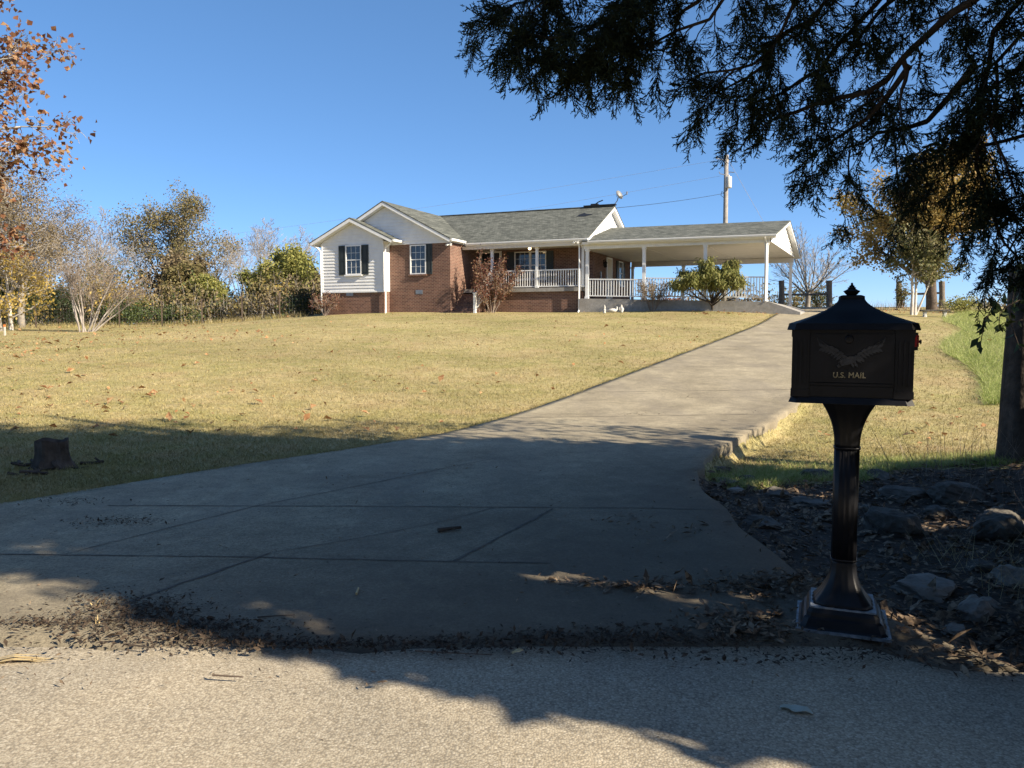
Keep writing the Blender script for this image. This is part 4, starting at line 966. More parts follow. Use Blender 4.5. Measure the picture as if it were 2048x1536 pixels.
# --- peach tree
skp = skel(rg(26), [((0, 0, -.1), (-.05, 0, 1), .55, .085)], [dict(seg=3, wob=.1, taper=.8), dict(n=14, ang=(12, 68), len=(3.0, 3.9), start=.45, wob=.12, up=.05, fall=.1, rr=.6, seg=5), dict(n=8, ang=(20, 55), len=(.3, .5), start=.35, wob=.16, up=.05, rr=.5), dict(n=4, ang=(20, 50), len=(.4, .7), start=.2, wob=.2, up=.02, rr=.5, seg=3)])
pc = at(1426, 624, 37.3)
plant('peach_tree', 'small spreading tree with drooping yellow-green leaves in front of the carport railing', 'tree', (pc[0], 37.3, float(g(pc[0], 37.3))), skp, 'darkbark', 'peach', 12000, .18, .26, .10, (0, 0, -1), .55, seed=10, keep=lambda T: T[:, 2] > 1.15)
c_ = at(1305, 624, 37.9)
skn = skel(rg(23), [((.08*math.cos(a), .08*math.sin(a), -.05), (.42*math.cos(a), .3*math.sin(a), 1), 1.35, .016) for a in np.linspace(0, 6, 13)], [dict(seg=5, wob=.09, taper=.35), dict(n=7, ang=(18, 45), len=(.3, .5), start=.25, wob=.12, rr=.6), dict(n=4, ang=(20, 45), len=(.4, .6), start=.2, wob=.15, rr=.6, seg=2)])
plant('twiggy_bush', 'small twiggy brown bush in front of the carport slab, left of the spreading tree', 'shrub', (c_[0], 37.9, float(g(c_[0], 37.9))), skn, 'darkbark', 'brownleaf', 1500, .07, .5, .06, rmin=.007, seed=11)
# --- right side trees
plant('bare_tree', 'bare vase-shaped tree beside the white corner post of the carport', 'tree', pbase(1612, 51), skel(rg(33), [((0, 0, -.2), (0, 0, 1), 1.25, .19)], [dict(seg=3, wob=.05, taper=.8), dict(n=14, ang=(15, 66), len=(2.5, 3.5), start=.65, wob=.08, up=.06, fall=.1, rr=.28, seg=6), dict(n=9, ang=(15, 38), len=(.3, .55), start=.2, wob=.1, up=.05, rr=.5), dict(n=6, ang=(15, 38), len=(.35, .6), start=.2, wob=.12, up=.03, rr=.5, seg=3), dict(n=3, ang=(15, 38), len=(.4, .6), start=.2, wob=.12, rr=.6, seg=2)]), 'bark', rmin=.007, seed=12)
PT = plant('pear_tree', 'large tree with orange and gold autumn leaves on a stout dark trunk at right', 'tree', pbase(1860, 43), skel(rg(36), [((0, 0, -.3), (.02, 0, 1), 3.0, .33)], [dict(seg=4, wob=.05, taper=.75), dict(n=12, ang=(18, 62), len=(1.75, 2.5), start=.5, wob=.09, up=.05, fall=.15, rr=.45, seg=6), dict(n=8, ang=(22, 55), len=(.3, .55), start=.25, wob=.14, up=.03, rr=.5), dict(n=6, ang=(22, 55), len=(.35, .6), start=.2, wob=.18, rr=.5, seg=3)]), 'brownbark', 'pear', 26000, .17, .75, .25, rmin=.008, seed=13)
PT.scale = (.93, .93, .93)
tb = hit(1823, 630)
plant('small_tree', 'small white-trunked multi-stem tree with green brown leaves in front of the orange tree', 'tree', tuple(tb), skel(rg(37), [((0, 0, -.1), (-.06, 0, 1), 3.3, .085), ((.16, 0, -.1), (.16, .05, 1), 3.0, .075), ((.22, .1, -.1), (.42, 0, 1), 2.8, .055)], [dict(seg=6, wob=.06, taper=.4), dict(n=10, ang=(28, 60), len=(.38, .62), start=.45, wob=.12, up=.02, fall=.3, rr=.5), dict(n=6, ang=(25, 55), len=(.35, .6), start=.2, wob=.16, rr=.5), dict(n=4, ang=(25, 55), len=(.4, .6), start=.2, wob=.18, rr=.5, seg=2)]), 'pale', 'holly', 7500, .13, .7, .14, seed=14, keep=lambda T: T[:, 2] > 1.5)
tv = pbase(1800, 46.6); conebush('vine_clump', 'green vine clump climbing the fence post left of the white-trunked tree', 'vine', tv, .75, 1.5, 700, 'holly', 21, .10)
for px, Y, w_, h, mt, ls, lb in ((1945, 95, 9.5, 5.6, 'olive', .32, 'rounded olive tree far behind the green grass at right'), (2020, 92, 6, 4.8, 'brownleaf', .32, 'rounded brown tree at the right edge beyond the crest'), (1595, 90, 8.0, 6.2, 'olive', .3, 'distant rounded tree behind the left wooden gate post'), (1490, 88, 6.5, 4.6, 'brownleaf', .3, 'distant brown tree seen through the carport right of the spreading tree'), (1395, 92, 5.0, 3.9, 'brownleaf', .3, 'distant brown tree seen through the middle of the carport'), (1335, 90, 4.0, 4.0, 'burg', .3, 'distant reddish tree seen through the carport railing'), (1430, 90, 5.0, 3.6, 'olive', .3, 'distant olive tree seen behind the spreading tree trunk')):
    b = pbase(px, Y); top = at(px, 650, Y)[2]
    zc = {1945: 596, 2020: 608, 1595: 566, 1490: 580, 1395: 588, 1335: 588, 1430: 590}[px]
    hh = at(px, zc, Y)[2]-b[2]
    o = conebush('far_tree', lb, 'tree', b, w_, hh, int(1500*w_/5), mt, int(px), ls, 'trees beyond the crest')
conebush('evergreen_shrub', 'small dark green conifer right of the bare tree trunk', 'shrub', pbase(1632, 53), 1.9, 1.5, 900, 'dgreen', 31, .12)
conebush('green_bush', 'low bright green bush on the grass behind the right end of the stone bench', 'shrub', pbase(1918, 41), 1.9, .8, 1100, 'ygreen', 33, .10)

# ------------------------------------------------------------------ near cedar: trunk out of frame right, boughs overhead
def cedar():
    rng = rg(101); tx, ty = 5.6, 3.3; z0 = float(g(tx, ty)); T0 = A(tx, ty, z0)
    o = empty('cedar_tree', T0, 0, 'near dark cedar whose drooping boughs hang over the upper right of the view', 'tree')
    # frond prototype along +x, drooping sprigs
    fv = []; 
    def quad(a, b, w0, w1):
        t = nrm(b-a); s = nrm(np.cross(t, rng.normal(size=3))); fv.append(np.stack([a-s*w0, a+s*w0, b+s*w1, b-s*w1]))
    protos = []
    for k in range(6):
        fv = []; L = .20; ax = [A(L*t, 0, -.05*t*t) for t in np.linspace(0, 1, 5)]
        for a, b in zip(ax[:-1], ax[1:]): quad(a, b, .0028, .0022)
        for i in range(15):
            t = .10+.88*i/14; p = A(L*t, 0, -.05*t*t); az = rng.uniform(0, 6.28); ang = math.radians(rng.uniform(28, 60)); l = .078*(1-.55*t)*rng.uniform(.7, 1.3)
            d = A(math.cos(ang), math.sin(ang)*math.cos(az), math.sin(ang)*math.sin(az)); e = p+d*l
            quad(p, e, .0032, .0022)
            for j in range(4):
                q = p+d*l*(.25+.2*j); d2 = nrm(d+rng.normal(0, .6, 3)); quad(q, q+d2*l*.38*rng.uniform(.7, 1.3), .0032, .0016)
        protos.append(np.stack(fv))
    segs = []; fr = []
    def limb(pts, r0, dens=1.0, droop=.9, blen=(.22, .55), off=None, start=.0, nfr=8):
        P = np.array(pts); 
        # subdivide & jitter
        Q = [P[0]]
        for a, b in zip(P[:-1], P[1:]):
            k = max(2, int(np.linalg.norm(b-a)/.14))
            for t in np.linspace(0, 1, k+1)[1:]: Q.append(a+(b-a)*t+rng.normal(0, .012, 3))
        Q = np.array(Q); n = len(Q); rad = r0*(1-.82*np.linspace(0, 1, n))
        for i in range(n-1): segs.append((Q[i], Q[i+1], rad[i], rad[i+1]))
        L = np.sum(np.linalg.norm(np.diff(Q, axis=0), axis=1)); nb = int(L*6.3*dens)
        for k in range(nb):
            f = start+(1-start)*(k+rng.random())/nb; x = min(f*(n-1), n-1.001); i = int(x); p = Q[i]+(Q[i+1]-Q[i])*(x-i); t = nrm(Q[i+1]-Q[i])
            d = nrm(t*rng.uniform(.2, .9)+rng.normal(0, .75, 3)*A(1, 1, .5)+A(0, 0, -.15)); l = rng.uniform(*blen)*(1.15-.4*f)
            m_ = 4; pp_ = [p]
            for s in range(m_): d = nrm(d+rng.normal(0, .16, 3)+A(0, 0, -droop*.22)); pp_.append(pp_[-1]+d*l/m_)
            for s in range(m_): segs.append((pp_[s], pp_[s+1], .0055*(1-.17*s), .0055*(1-.17*(s+1))))
            for q in range(nfr):
                y = (rng.random()**.7*.9+.1)*m_*.999; s = min(int(y), m_-1); c = pp_[s]+(pp_[s+1]-pp_[s])*(y-s); dd = nrm(pp_[s+1]-pp_[s])
                fr.append((c, nrm(dd+rng.normal(0, .5, 3)+A(0, 0, -.25)), rng.uniform(.6, 1.15)))
            fr.append((pp_[-1], nrm(d+A(0, 0, -.2)), rng.uniform(.7, 1.1)))
    def L(zt, pts, r0=.035, **k):
        W = [at(x, y, Y) for x, y, Y in pts]; limb([T0+A(-.1, .1, zt-z0)]+W, r0, start=k.pop('start', .3), **k)
    L(4.6, [(2250, -220, 4.3), (1944, 0, 4.7), (1856, 66, 4.9), (1807, 116, 5.0), (1735, 193, 5.1), (1636, 205, 5.3), (1550, 245, 5.5)], .06)
    L(4.7, [(1900, -320, 4.6), (1400, -130, 5.0), (1272, -20, 5.2), (1200, 55, 5.3), (1140, 68, 5.4), (1060, 72, 5.5), (1010, 55, 5.55)], .05, start=.55, dens=1.25, nfr=12)
    L(4.6, [(2000, -260, 4.6), (1600, -60, 5.0), (1575, 60, 5.1), (1515, 130, 5.2), (1410, 145, 5.3)], .04, start=.5)
    limb([at(1807, 121, 5.0), at(1812, 154, 5.0), at(1806, 205, 4.98), at(1795, 250, 4.96)], .018, .9)
    L(4.2, [(2200, -150, 4.4), (1985, 60, 4.8), (1958, 200, 4.9), (1955, 330, 5.0), (1990, 440, 5.1), (2035, 520, 5.2)], .04, start=.35, dens=1.35)
    L(4.7, [(1800, -280, 4.8), (1500, -70, 5.1), (1420, 40, 5.2), (1300, 90, 5.4), (1210, 125, 5.5)], .04, start=.5, dens=1.1)
    L(4.4, [(2050, -200, 4.7), (1800, -40, 5.1), (1700, 60, 5.3), (1640, 140, 5.4), (1570, 185, 5.5), (1500, 205, 5.6)], .045, start=.4)
    L(3.6, [(2250, 180, 4.6), (2060, 270, 5.0), (1960, 290, 5.2), (1890, 310, 5.4), (1820, 330, 5.5)], .035, start=.3, dens=.35)
    L(3.3, [(2250, 300, 4.7), (2080, 380, 5.2), (2020, 400, 5.4), (1985, 425, 5.6)], .03, start=.3, dens=.6)
    L(4.6, [(1950, -250, 4.7), (1700, -60, 5.0), (1620, 30, 5.1), (1545, 95, 5.2), (1490, 150, 5.3), (1450, 185, 5.4)], .04, start=.5, dens=1.1)
    L(4.8, [(1700, -360, 5.0), (1180, -150, 5.4), (1090, -50, 5.5), (1050, 0, 5.6), (1005, 20, 5.65)], .04, start=.65, dens=1.2)
    limb([at(1950, 130, 4.9), at(1850, 240, 5.2), at(1760, 265, 5.4), at(1690, 300, 5.5)], .024, .7)
    L(4.7, [(1800, -260, 4.9), (1310, -70, 5.3), (1245, 40, 5.4), (1200, 85, 5.5), (1155, 110, 5.6)], .035, start=.6, dens=1.2)
    limb([at(1820, 130, 5.0), at(1740, 240, 5.2), at(1665, 280, 5.4), at(1625, 310, 5.5)], .022, 1.2)
    L(3.9, [(2230, 30, 4.5), (2060, 110, 4.8), (1965, 190, 5.1), (1890, 270, 5.3), (1850, 300, 5.4)], .035, start=.3, dens=.7)
    L(4.4, [(2250, -100, 4.3), (2090, 10, 4.5), (2000, 120, 4.7), (1990, 260, 4.8), (2030, 380, 4.9)], .035, start=.3, dens=1.8)
    limb([at(1850, -60, 5.0), at(1760, 20, 5.2), at(1690, 110, 5.4)], .025, 1.1); limb([at(1480, -60, 5.2), at(1360, 20, 5.4), at(1330, 90, 5.5)], .022, 1.3); limb([at(1120, -60, 5.4), at(1080, 20, 5.5), at(1105, 85, 5.6)], .02, 1.5); limb([at(1330, -60, 5.2), at(1270, 55, 5.4), at(1190, 100, 5.5)], .02, 1.3)
    for a in ([(1700, 300, 5.4), (1695, 360, 5.42), (1685, 430, 5.44)], [(1790, 290, 5.4), (1798, 380, 5.42), (1806, 460, 5.42)], [(1900, 310, 5.3), (1912, 390, 5.3), (1920, 470, 5.32)], [(1850, 300, 5.3), (1856, 350, 5.3), (1850, 410, 5.3)], [(1640, 230, 5.4), (1628, 285, 5.4), (1620, 340, 5.4)]):
        limb([at(*q) for q in a], .008, 1.0, blen=(.10, .24), nfr=5)
    L(3.0, [(2250, 350, 4.9), (2110, 400, 5.0), (2050, 450, 5.1), (2010, 520, 5.2)], .03, start=.3, dens=.8)
    L(3.8, [(2300, 60, 4.6), (2120, 160, 4.9), (2010, 210, 5.0), (1940, 260, 5.1)], .03, start=.3, dens=.8)
    # off-frame shade boughs on the sunny side and crown
    sg = segs; P0 = np.array([s[0] for s in sg])-T0; P1 = np.array([s[1] for s in sg])-T0; R0 = np.array([s[2] for s in sg]); R1 = np.array([s[3] for s in sg])
    tr = [A(0, 0, -.2), A(.05, 0, 2), A(0, .1, 5), A(-.05, .05, 8.5)]; tp = [.30, .24, .15, .04]
    P0 = np.concatenate([P0, tr[:-1]]); P1 = np.concatenate([P1, tr[1:]]); R0 = np.concatenate([R0, tp[:-1]]); R1 = np.concatenate([R1, tp[1:]])
    V, Fa = tubes_arr(P0, P1, R0, R1, 6); new_obj('trunk', raw_mesh('trunk', V, Fa, smooth=True), MT['darkbark'], o)
    n = len(fr); C = np.array([f[0] for f in fr])-T0; D = np.array([f[1] for f in fr]); Sc = np.array([f[2] for f in fr])
    a = nrm(np.cross(D, rng.normal(size=(n, 3)))); b = np.cross(D, a); pid = rng.integers(0, 6, n); Vs = []
    for k in range(6):
        i = pid == k; pr = protos[k]          # (q,4,3)
        M = np.stack([D[i], a[i], b[i]], 1)*Sc[i][:, None, None]
        W = np.einsum('qvj,njk->nqvk', pr, M)+C[i][:, None, None]; Vs.append(W.reshape(-1, 3))
    V = np.concatenate(Vs); Fa = np.arange(len(V)).reshape(-1, 4)
    # upper crown: coarser sprays, a cone narrowing upward
    m_ = 60000; hz = rng.random(m_)**.8; z = 1.2+7.1*hz; rad = CED_R(hz)*np.sqrt(rng.random(m_))*(.88+.12*rng.random(m_)); th = rng.uniform(0, 2*math.pi, m_)
    rad = rad*(1+.03*np.sin(th*5+z*2))
    P = np.stack([rad*np.cos(th)+CED_OFF[0]*hz+CED_O0[0], rad*np.sin(th)+CED_OFF[1]*hz+CED_O0[1], z-.12*rad], 1)
    # loose outer sprays on the far side of the crown
    m2 = 6500; ci = rng.random((260, 3)); k2 = rng.integers(0, 260, m2); hz2 = .25+.75*ci[k2, 0]; r2 = CED_R(hz2)*(.85+.7*ci[k2, 1]**1.5); t2 = math.atan2(.839, .545)+(ci[k2, 2]-.5)*1.6
    P2 = np.stack([r2*np.cos(t2)+CED_OFF[0]*hz2+CED_O0[0], r2*np.sin(t2)+CED_OFF[1]*hz2+CED_O0[1], 1.2+7.1*hz2], 1)+rng.normal(0, .16, (m2, 3))
    m3 = 42000; hz3 = .02+.62*rng.random(m3); r3 = CED_R(hz3)*(.62+.38*rng.random(m3)**.6); t3 = math.atan2(-.839, -.545)+rng.normal(0, .6, m3)
    P3 = np.stack([r3*np.cos(t3)+CED_OFF[0]*hz3+CED_O0[0], r3*np.sin(t3)+CED_OFF[1]*hz3+CED_O0[1], 1.2+7.1*hz3], 1)
    lsz = np.concatenate([np.full(len(P), .26), np.full(len(P2), .14), np.full(len(P3), .13)]); P = np.concatenate([P, P2, P3]); W = P+T0; px = W[:, 0]/np.maximum(W[:, 1], .3); inframe = (px < .69) & (W[:, 1] > .6)&(( W[:,2]-1.3)/np.maximum(W[:,1],.3)<.46)
    # gaps in the crown that let light through
    G = W[:, :2]-SUN_H[None]*((W[:, 2]-0.05)/SUN_T)[:, None]; hole = np.zeros(len(P), bool)
    for (hx, hy, ra, rb) in ((1.78, 3.72, .26, .10), (.95, 3.62, .42, .045), (.35, 3.92, .30, .035), (1.85, 3.02, .22, .06), (-2.6, 4.45, .30, .05), (-2.2, 3.75, .40, .06), (-.1, 4.15, .25, .03), (3.6, 5.6, .3, .12), (2.6, 6.9, .4, .10), (-1.0, 3.45, .2, .03)):
        dx = G-A(hx, hy); al = dx@(-SUN_H); ac = dx@A(SUN_H[1], -SUN_H[0])*-1
        hole |= ((al/(ra+.22))**2+(ac/(rb+.15))**2 < 1) & (rng.random(len(P)) < .95)
    inframe |= hole
    P = P[~inframe]; lsz = lsz[~inframe]
    V2, F2 = leaves_arr(P, lsz*rng.uniform(.6, 1.3, len(P)), .42, rng, (0, 0, -.5), 1.0)
    V, Fa = join([(V, Fa), (V2, F2)])
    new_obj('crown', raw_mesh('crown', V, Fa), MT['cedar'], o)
    print('cedar fronds', n, 'faces', len(Fa))
SUN_H = A(math.cos(math.radians(33)), -math.sin(math.radians(33))); SUN_T = math.tan(math.radians(30.5))
CED_R = lambda h: 3.3-.2*h-1.85*h*h
CED_OFF = (-1.74, -2.68); CED_O0 = (.15, .23)
cedar()

def far_side():
    """unseen trees added behind the viewpoint to close off the low sky and darken the shade"""
    rng = rg(301); Vs = []
    for x in np.arange(-26, 15, 2.2):
        y = -10-rng.random()*4-max(0, x-4)*.5; h = rng.uniform(13, 17); n = 1300
        c = nrm(rng.normal(size=(n, 3)))*rng.random((n, 1))**.4; P = A(x, y, h*.52)+c*A(2.2, 2.2, h*.5); P[:, 2] = np.maximum(P[:, 2], 0)
        Vs.append(leaves_arr(P, .55*rng.uniform(.6, 1.4, n), .6, rng))
    V, Fa = join(Vs); new_obj('roadside_woodland', raw_mesh('roadside_woodland', V, Fa), MT['dgreen'], kind='stuff', label='dark woodland on the other side of the road', cat='woodland')
far_side()  # out-of-view trees, added to cut sky light on the shaded drive

# ------------------------------------------------------------------ rocks of the ditch
def rock(px0, px1, py0, py1, label, mat='rock', seed=1, hs=1.0, name='rock', group='rocks in the ditch', flat=0):
    rng = rg(seed); c = hit((px0+px1)/2, py0*.25+py1*.75); s = c[1]/F
    w_ = (px1-px0)*s/2; h = max((py1-py0)*s*hs*.9, .04); d = w_*.8
    import bmesh
    bm = bmesh.new(); bmesh.ops.create_icosphere(bm, subdivisions=4, radius=1)
    ph = rng.uniform(0, 6, 6); pl = [(nrm(rng.normal(size=3)*A(1, 1, .8)), rng.uniform(.55, .88)) for _ in range(11)]+[(A(.05, -.05, 1), .55 if flat else .75)]
    for v in bm.verts:
        p = A(*v.co)
        for n, k in pl*2:
            n = nrm(n); e = p@n-k
            if e > 0: p = p-n*e*.9
        p = p*(1+.05*math.sin(p[0]*6+ph[0])*math.sin(p[1]*7+ph[1])+.035*math.sin(p[2]*15+p[0]*11+ph[2])+.02*math.sin(p[1]*27+ph[3]+p[2]*13)+rng.normal(0, .008))
        v.co = Vector((p[0]*w_, p[1]*d, p[2]*h))
    me = bpy.data.meshes.new(name); bm.to_mesh(me); bm.free()
    o = new_obj(name, me, MT[mat], label=label, cat='rock', group=group); o.location = (c[0], c[1]+d*.4, c[2]+h*.08); o.rotation_euler = (rng.normal(0, .08), rng.normal(0, .08), rng.uniform(-.4, .4)); return o
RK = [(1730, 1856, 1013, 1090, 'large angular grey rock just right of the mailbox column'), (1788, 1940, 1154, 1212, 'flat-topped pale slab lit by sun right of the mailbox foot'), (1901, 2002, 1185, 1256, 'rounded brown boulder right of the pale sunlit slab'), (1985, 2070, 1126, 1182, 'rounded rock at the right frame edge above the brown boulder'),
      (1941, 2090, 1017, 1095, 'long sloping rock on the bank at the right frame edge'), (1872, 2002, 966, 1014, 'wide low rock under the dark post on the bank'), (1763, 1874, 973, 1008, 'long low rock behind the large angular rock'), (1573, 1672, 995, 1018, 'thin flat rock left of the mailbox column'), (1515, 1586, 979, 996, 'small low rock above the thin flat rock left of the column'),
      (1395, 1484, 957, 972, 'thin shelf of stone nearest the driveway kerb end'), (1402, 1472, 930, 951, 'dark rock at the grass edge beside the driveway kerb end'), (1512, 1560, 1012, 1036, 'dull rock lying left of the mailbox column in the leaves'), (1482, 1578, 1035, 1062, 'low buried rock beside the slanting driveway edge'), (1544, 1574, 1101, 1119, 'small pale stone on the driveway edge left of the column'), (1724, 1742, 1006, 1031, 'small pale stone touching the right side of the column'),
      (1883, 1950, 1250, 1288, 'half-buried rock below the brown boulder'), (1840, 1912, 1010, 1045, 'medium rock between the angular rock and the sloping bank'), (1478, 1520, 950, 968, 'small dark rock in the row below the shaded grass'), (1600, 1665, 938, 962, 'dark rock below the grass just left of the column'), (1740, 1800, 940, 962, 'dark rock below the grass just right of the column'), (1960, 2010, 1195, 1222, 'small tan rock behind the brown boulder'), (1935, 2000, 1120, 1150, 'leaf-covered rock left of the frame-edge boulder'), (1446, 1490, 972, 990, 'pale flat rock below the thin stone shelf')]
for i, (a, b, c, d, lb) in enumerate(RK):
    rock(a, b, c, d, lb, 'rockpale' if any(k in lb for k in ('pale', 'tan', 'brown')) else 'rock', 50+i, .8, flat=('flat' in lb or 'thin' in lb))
# ------------------------------------------------------------------ leaf litter
def onz(P, extra=0.0):
    P[:, 2] = np.where((P[:, 0] < dr_right(P[:, 1])) & (P[:, 0] > dl_left(P[:, 1])) & (P[:, 1] > 2.7), np.maximum(g0(P[:, 0], P[:, 1])+.03, .0), g(P[:, 0], P[:, 1])); return P
def litter(name, label, P, size, asp, mat, rng, lift=.012, kind='stuff', fold=.3, thick=0):
    n = len(P); P = P+A(0, 0, 1)*rng.uniform(.002, lift, n)[:, None]
    a = rng.normal(size=(n, 3))*A(1, 1, .28); a = nrm(a); up = nrm(rng.normal(0, .35, (n, 3))+A(0, 0, 1)); b = nrm(np.cross(up, a)); c = np.cross(a, b)
    L = (size*np.clip(rng.lognormal(-.15, .45, n), .3, 2.2))[:, None]; W = L*asp; mid = P+a*L*.45
    V = np.stack([P, mid+b*W*.5+c*W*fold, P+a*L+c*W*fold*.6, mid-b*W*.5+c*W*fold*rng.uniform(0, 1.4, (n, 1))], 1).reshape(-1, 3)
    return new_obj(name, raw_mesh(name, V, np.arange(4*n).reshape(-1, 4)), MT[mat], kind=kind, label=label, cat='leaf litter')
rng = rg(200)
def blob(px, py, sx, sy, n):
    P = []
    q = rng.normal(size=(n, 2))
    for i in range(n):
        c = hit_fast(px+q[i, 0]*sx, py+q[i, 1]*sy)
        P.append(c)
    return np.array(P)
def hit_fast(x, y):
    r = ray(x, y); t = (0.0-H)/r[2]
    for _ in range(6): p = EYE+r*t; t = (float(g(p[0], p[1]))-H)/r[2]
    return EYE+r*t
# ditch carpet
n = 9000; X = rng.uniform(1.4, 5.2, n); Y = rng.uniform(2.5, 7.7, n); ok = (X > dr_right(Y)-.05+.1*rng.random(n)) & (Y < 7.45+.2*np.sin(X*2.1)); P = np.stack([X, Y, np.zeros(n)], 1)[ok]
litter('leaf_litter', 'dark carpet of dead leaves between the ditch rocks', onz(P), .06, .42, 'litter', rng, .03)
# drifts on concrete round the mailbox
Q = np.concatenate([blob(1500, 1262, 62, 20, 420), blob(1440, 1185, 60, 10, 160), blob(1290, 1187, 45, 6, 130), blob(1555, 1180, 55, 12, 260), blob(1620, 1180, 30, 14, 130), blob(1540, 1208, 22, 5, 40), blob(1840, 1258, 50, 20, 260), blob(1980, 1300, 60, 30, 300), blob(1140, 1182, 45, 6, 60), blob(1350, 1080, 60, 18, 45), blob(1250, 1050, 40, 10, 30)])
litter('leaf_drift', 'drifts of brown leaves on the concrete round the mailbox foot', onz(Q), .045, .34, 'litter', rng, .02)
# crumb band along the road edge
n = 7500; X = rng.uniform(-3.4, 2.4, n); Y = 3.12+rng.normal(0, .06, n)*(1+.5*np.sin(X*2.3))+.03*np.sin(X*3)-.40*np.clip(X-1.2, 0, 2); P = np.stack([X, Y, np.zeros(n)], 1)
m1 = rng.random(n) < np.clip(.55+.5*np.sin(X*1.3+2)+.2*np.sin(X*4), .15, 1); P = P[m1]
litter('leaf_crumbs', 'band of dark leaf crumbs along the joint of road and driveway', onz(P), .022, .4, 'mulch', rng, .008)
Q = np.concatenate([blob(270, 1238, 75, 20, 1500), blob(130, 1262, 120, 8, 700), blob(420, 1268, 90, 8, 700), blob(230, 1056, 55, 5, 220), blob(140, 1012, 45, 4, 150), blob(280, 1050, 30, 5, 90), blob(1250, 1292, 200, 10, 420), blob(1750, 1318, 110, 10, 260), blob(1620, 1335, 220, 8, 240), blob(1270, 833, 26, 2, 50), blob(1375, 799, 20, 1.5, 40), blob(1505, 827, 26, 2, 40), blob(1560, 800, 24, 2, 40), blob(1110, 886, 60, 2, 60)])
litter('leaf_crumbs', 'heaps of fine dark debris on the driveway joints', onz(Q), .019, .38, 'mulch', rng, .012)
n = 2600; X = rng.uniform(-3.5, 2.2, n); Y = 2.4+5*rng.random(n)**1.5; P = np.stack([X, Y, np.zeros(n)], 1)
litter('scattered_crumbs', 'scattered twig and leaf crumbs over the shaded driveway', onz(P[(X < dr_right(Y))]), .018, .25, 'litter', rng, .006)
# leaves on the lawn, thickest on the left under the sycamore
def lawn_pts(n, pxr, pyr, w_=None):
    out = []
    while len(out) < n:
        x, y = rng.uniform(*pxr), rng.uniform(*pyr)
        if w_ is not None and rng.random() > w_(x, y): continue
        c = hit(x, y, g, 55) if y < 690 else hit_fast(x, y)
        if dl_left(c[1]) < c[0] < dr_right(c[1]) and c[1] > 3: continue
        out.append(c)
    return np.array(out)
Q = np.concatenate([lawn_pts(430, (0, 620), (668, 735), lambda x, y: (1-x/700)*(1-abs(y-705)/45)), lawn_pts(240, (0, 900), (690, 880), lambda x, y: (1-.8*x/900)*(1-.6*abs(y-720)/160)), lawn_pts(120, (500, 1500), (640, 800)), lawn_pts(110, (1640, 1990), (640, 900)), lawn_pts(140, (1760, 1900), (617, 628)), lawn_pts(110, (1380, 1560), (622, 632))])
litter('fallen_leaves', 'brown fallen leaves strewn over the lawn', onz(Q), .095, .7, 'lawnleaf', rng, .05, fold=.5)
# ------------------------------------------------------------------ single objects on the ground
def leafobj(name, label, px, py, L, W, mat, rz, curl=.35, cat='leaf'):
    c = hit_fast(px, py); c = onz(np.array([c]))[0]; V = []; Fs = []; n = 11
    for i in range(n):
        t = i/(n-1); w_ = W*math.sin(math.pi*min(t*.94+.04, 1))**.7*(1+.12*math.sin(t*17)); z = .012+curl*.16*L*(1-math.cos(t*5))*.4
        V += [(L*(t-.5), -w_/2, z+w_*.35*(.6+.4*math.sin(t*9))), (L*(t-.5), 0, z), (L*(t-.5), w_/2, z+w_*.25*(.6+.4*math.cos(t*7)))]
    for i in range(n-1): Fs += [(3*i, 3*i+3, 3*i+4, 3*i+1), (3*i+1, 3*i+4, 3*i+5, 3*i+2)]
    m = MB(); m.add(V, Fs); o = m.build(name, MT[mat], label=label, cat=cat); o.location = c; o.rotation_euler.z = rz; o.modifiers.new('s', 'SOLIDIFY').thickness = .0015; return o
leafobj('fallen_leaf', 'big pale grey-green curled leaf on the shaded road', 1592, 1428, .105, .05, 'paleleaf', -.5)
leafobj('fallen_leaf', 'small upright curled tan leaf at the road edge', 1035, 1325, .05, .028, 'straw', .6, .6)
leafobj('fallen_leaf', 'small dark leaf with a long stalk on the sunlit road', 765, 1387, .035, .014, 'litter', .2)
leafobj('fallen_leaf', 'dark curled leaf on the sunlit road edge at left', 152, 1293, .035, .028, 'litter', .3, .7)
def stick(label, pts, r, mat='brownbark', name='stick', cat='stick', k=6):
    m = MB(); P = onz(np.array([hit_fast(*p) for p in pts])); P[:, 2] += r*.9; m.tube(P, [r*(1-.5*i/len(P)) for i in range(len(P))], k); m.build(name, MT[mat], label=label, cat=cat)
stick('short dark bark piece lying alone mid-driveway', [(876, 1074), (898, 1071), (922, 1068)], .014, 'darkbark', 'bark_piece', 'bark')
stick('thin straight stick on the sunlit road', [(425, 1368), (455, 1370), (487, 1372)], .004)
stick('thin forked twig on the shaded driveway left of centre', [(515, 1249), (550, 1246), (590, 1244)], .003)
stick('thin dark twig on the shaded driveway by the crumb band', [(248, 1305), (285, 1309), (310, 1312)], .004, 'darkbark')
stick('pale short stick standing out on the shaded driveway', [(713, 1202), (717, 1190)], .006, 'straw')
stick('long thin twig lying across the leaf band', [(830, 1318), (900, 1322), (985, 1326)], .003)
def husk():
    m = MB()
    for i in range(9):
        a = hit_fast(-40+rng.normal(0, 8), 1330+rng.normal(0, 5)); b = hit_fast(100+rng.normal(0, 22), 1322+rng.normal(0, 5)); mid = (a+b)/2; a[2] += .006; b[2] += .008; mid[2] += .012+.006*i*.3
        s = nrm(np.cross(b-a, A(0, 0, 1)))*.005*rng.uniform(.5, 1.3); 
        m.add([a-s*.6, a+s*.6, mid+s*1.6, b, mid-s*1.6], [(0, 1, 2, 4), (4, 2, 3)])
    m.build('dry_husk', MT['straw'], label='flattened golden dry corn husk on the sunlit road at the left edge', cat='husk')
husk()
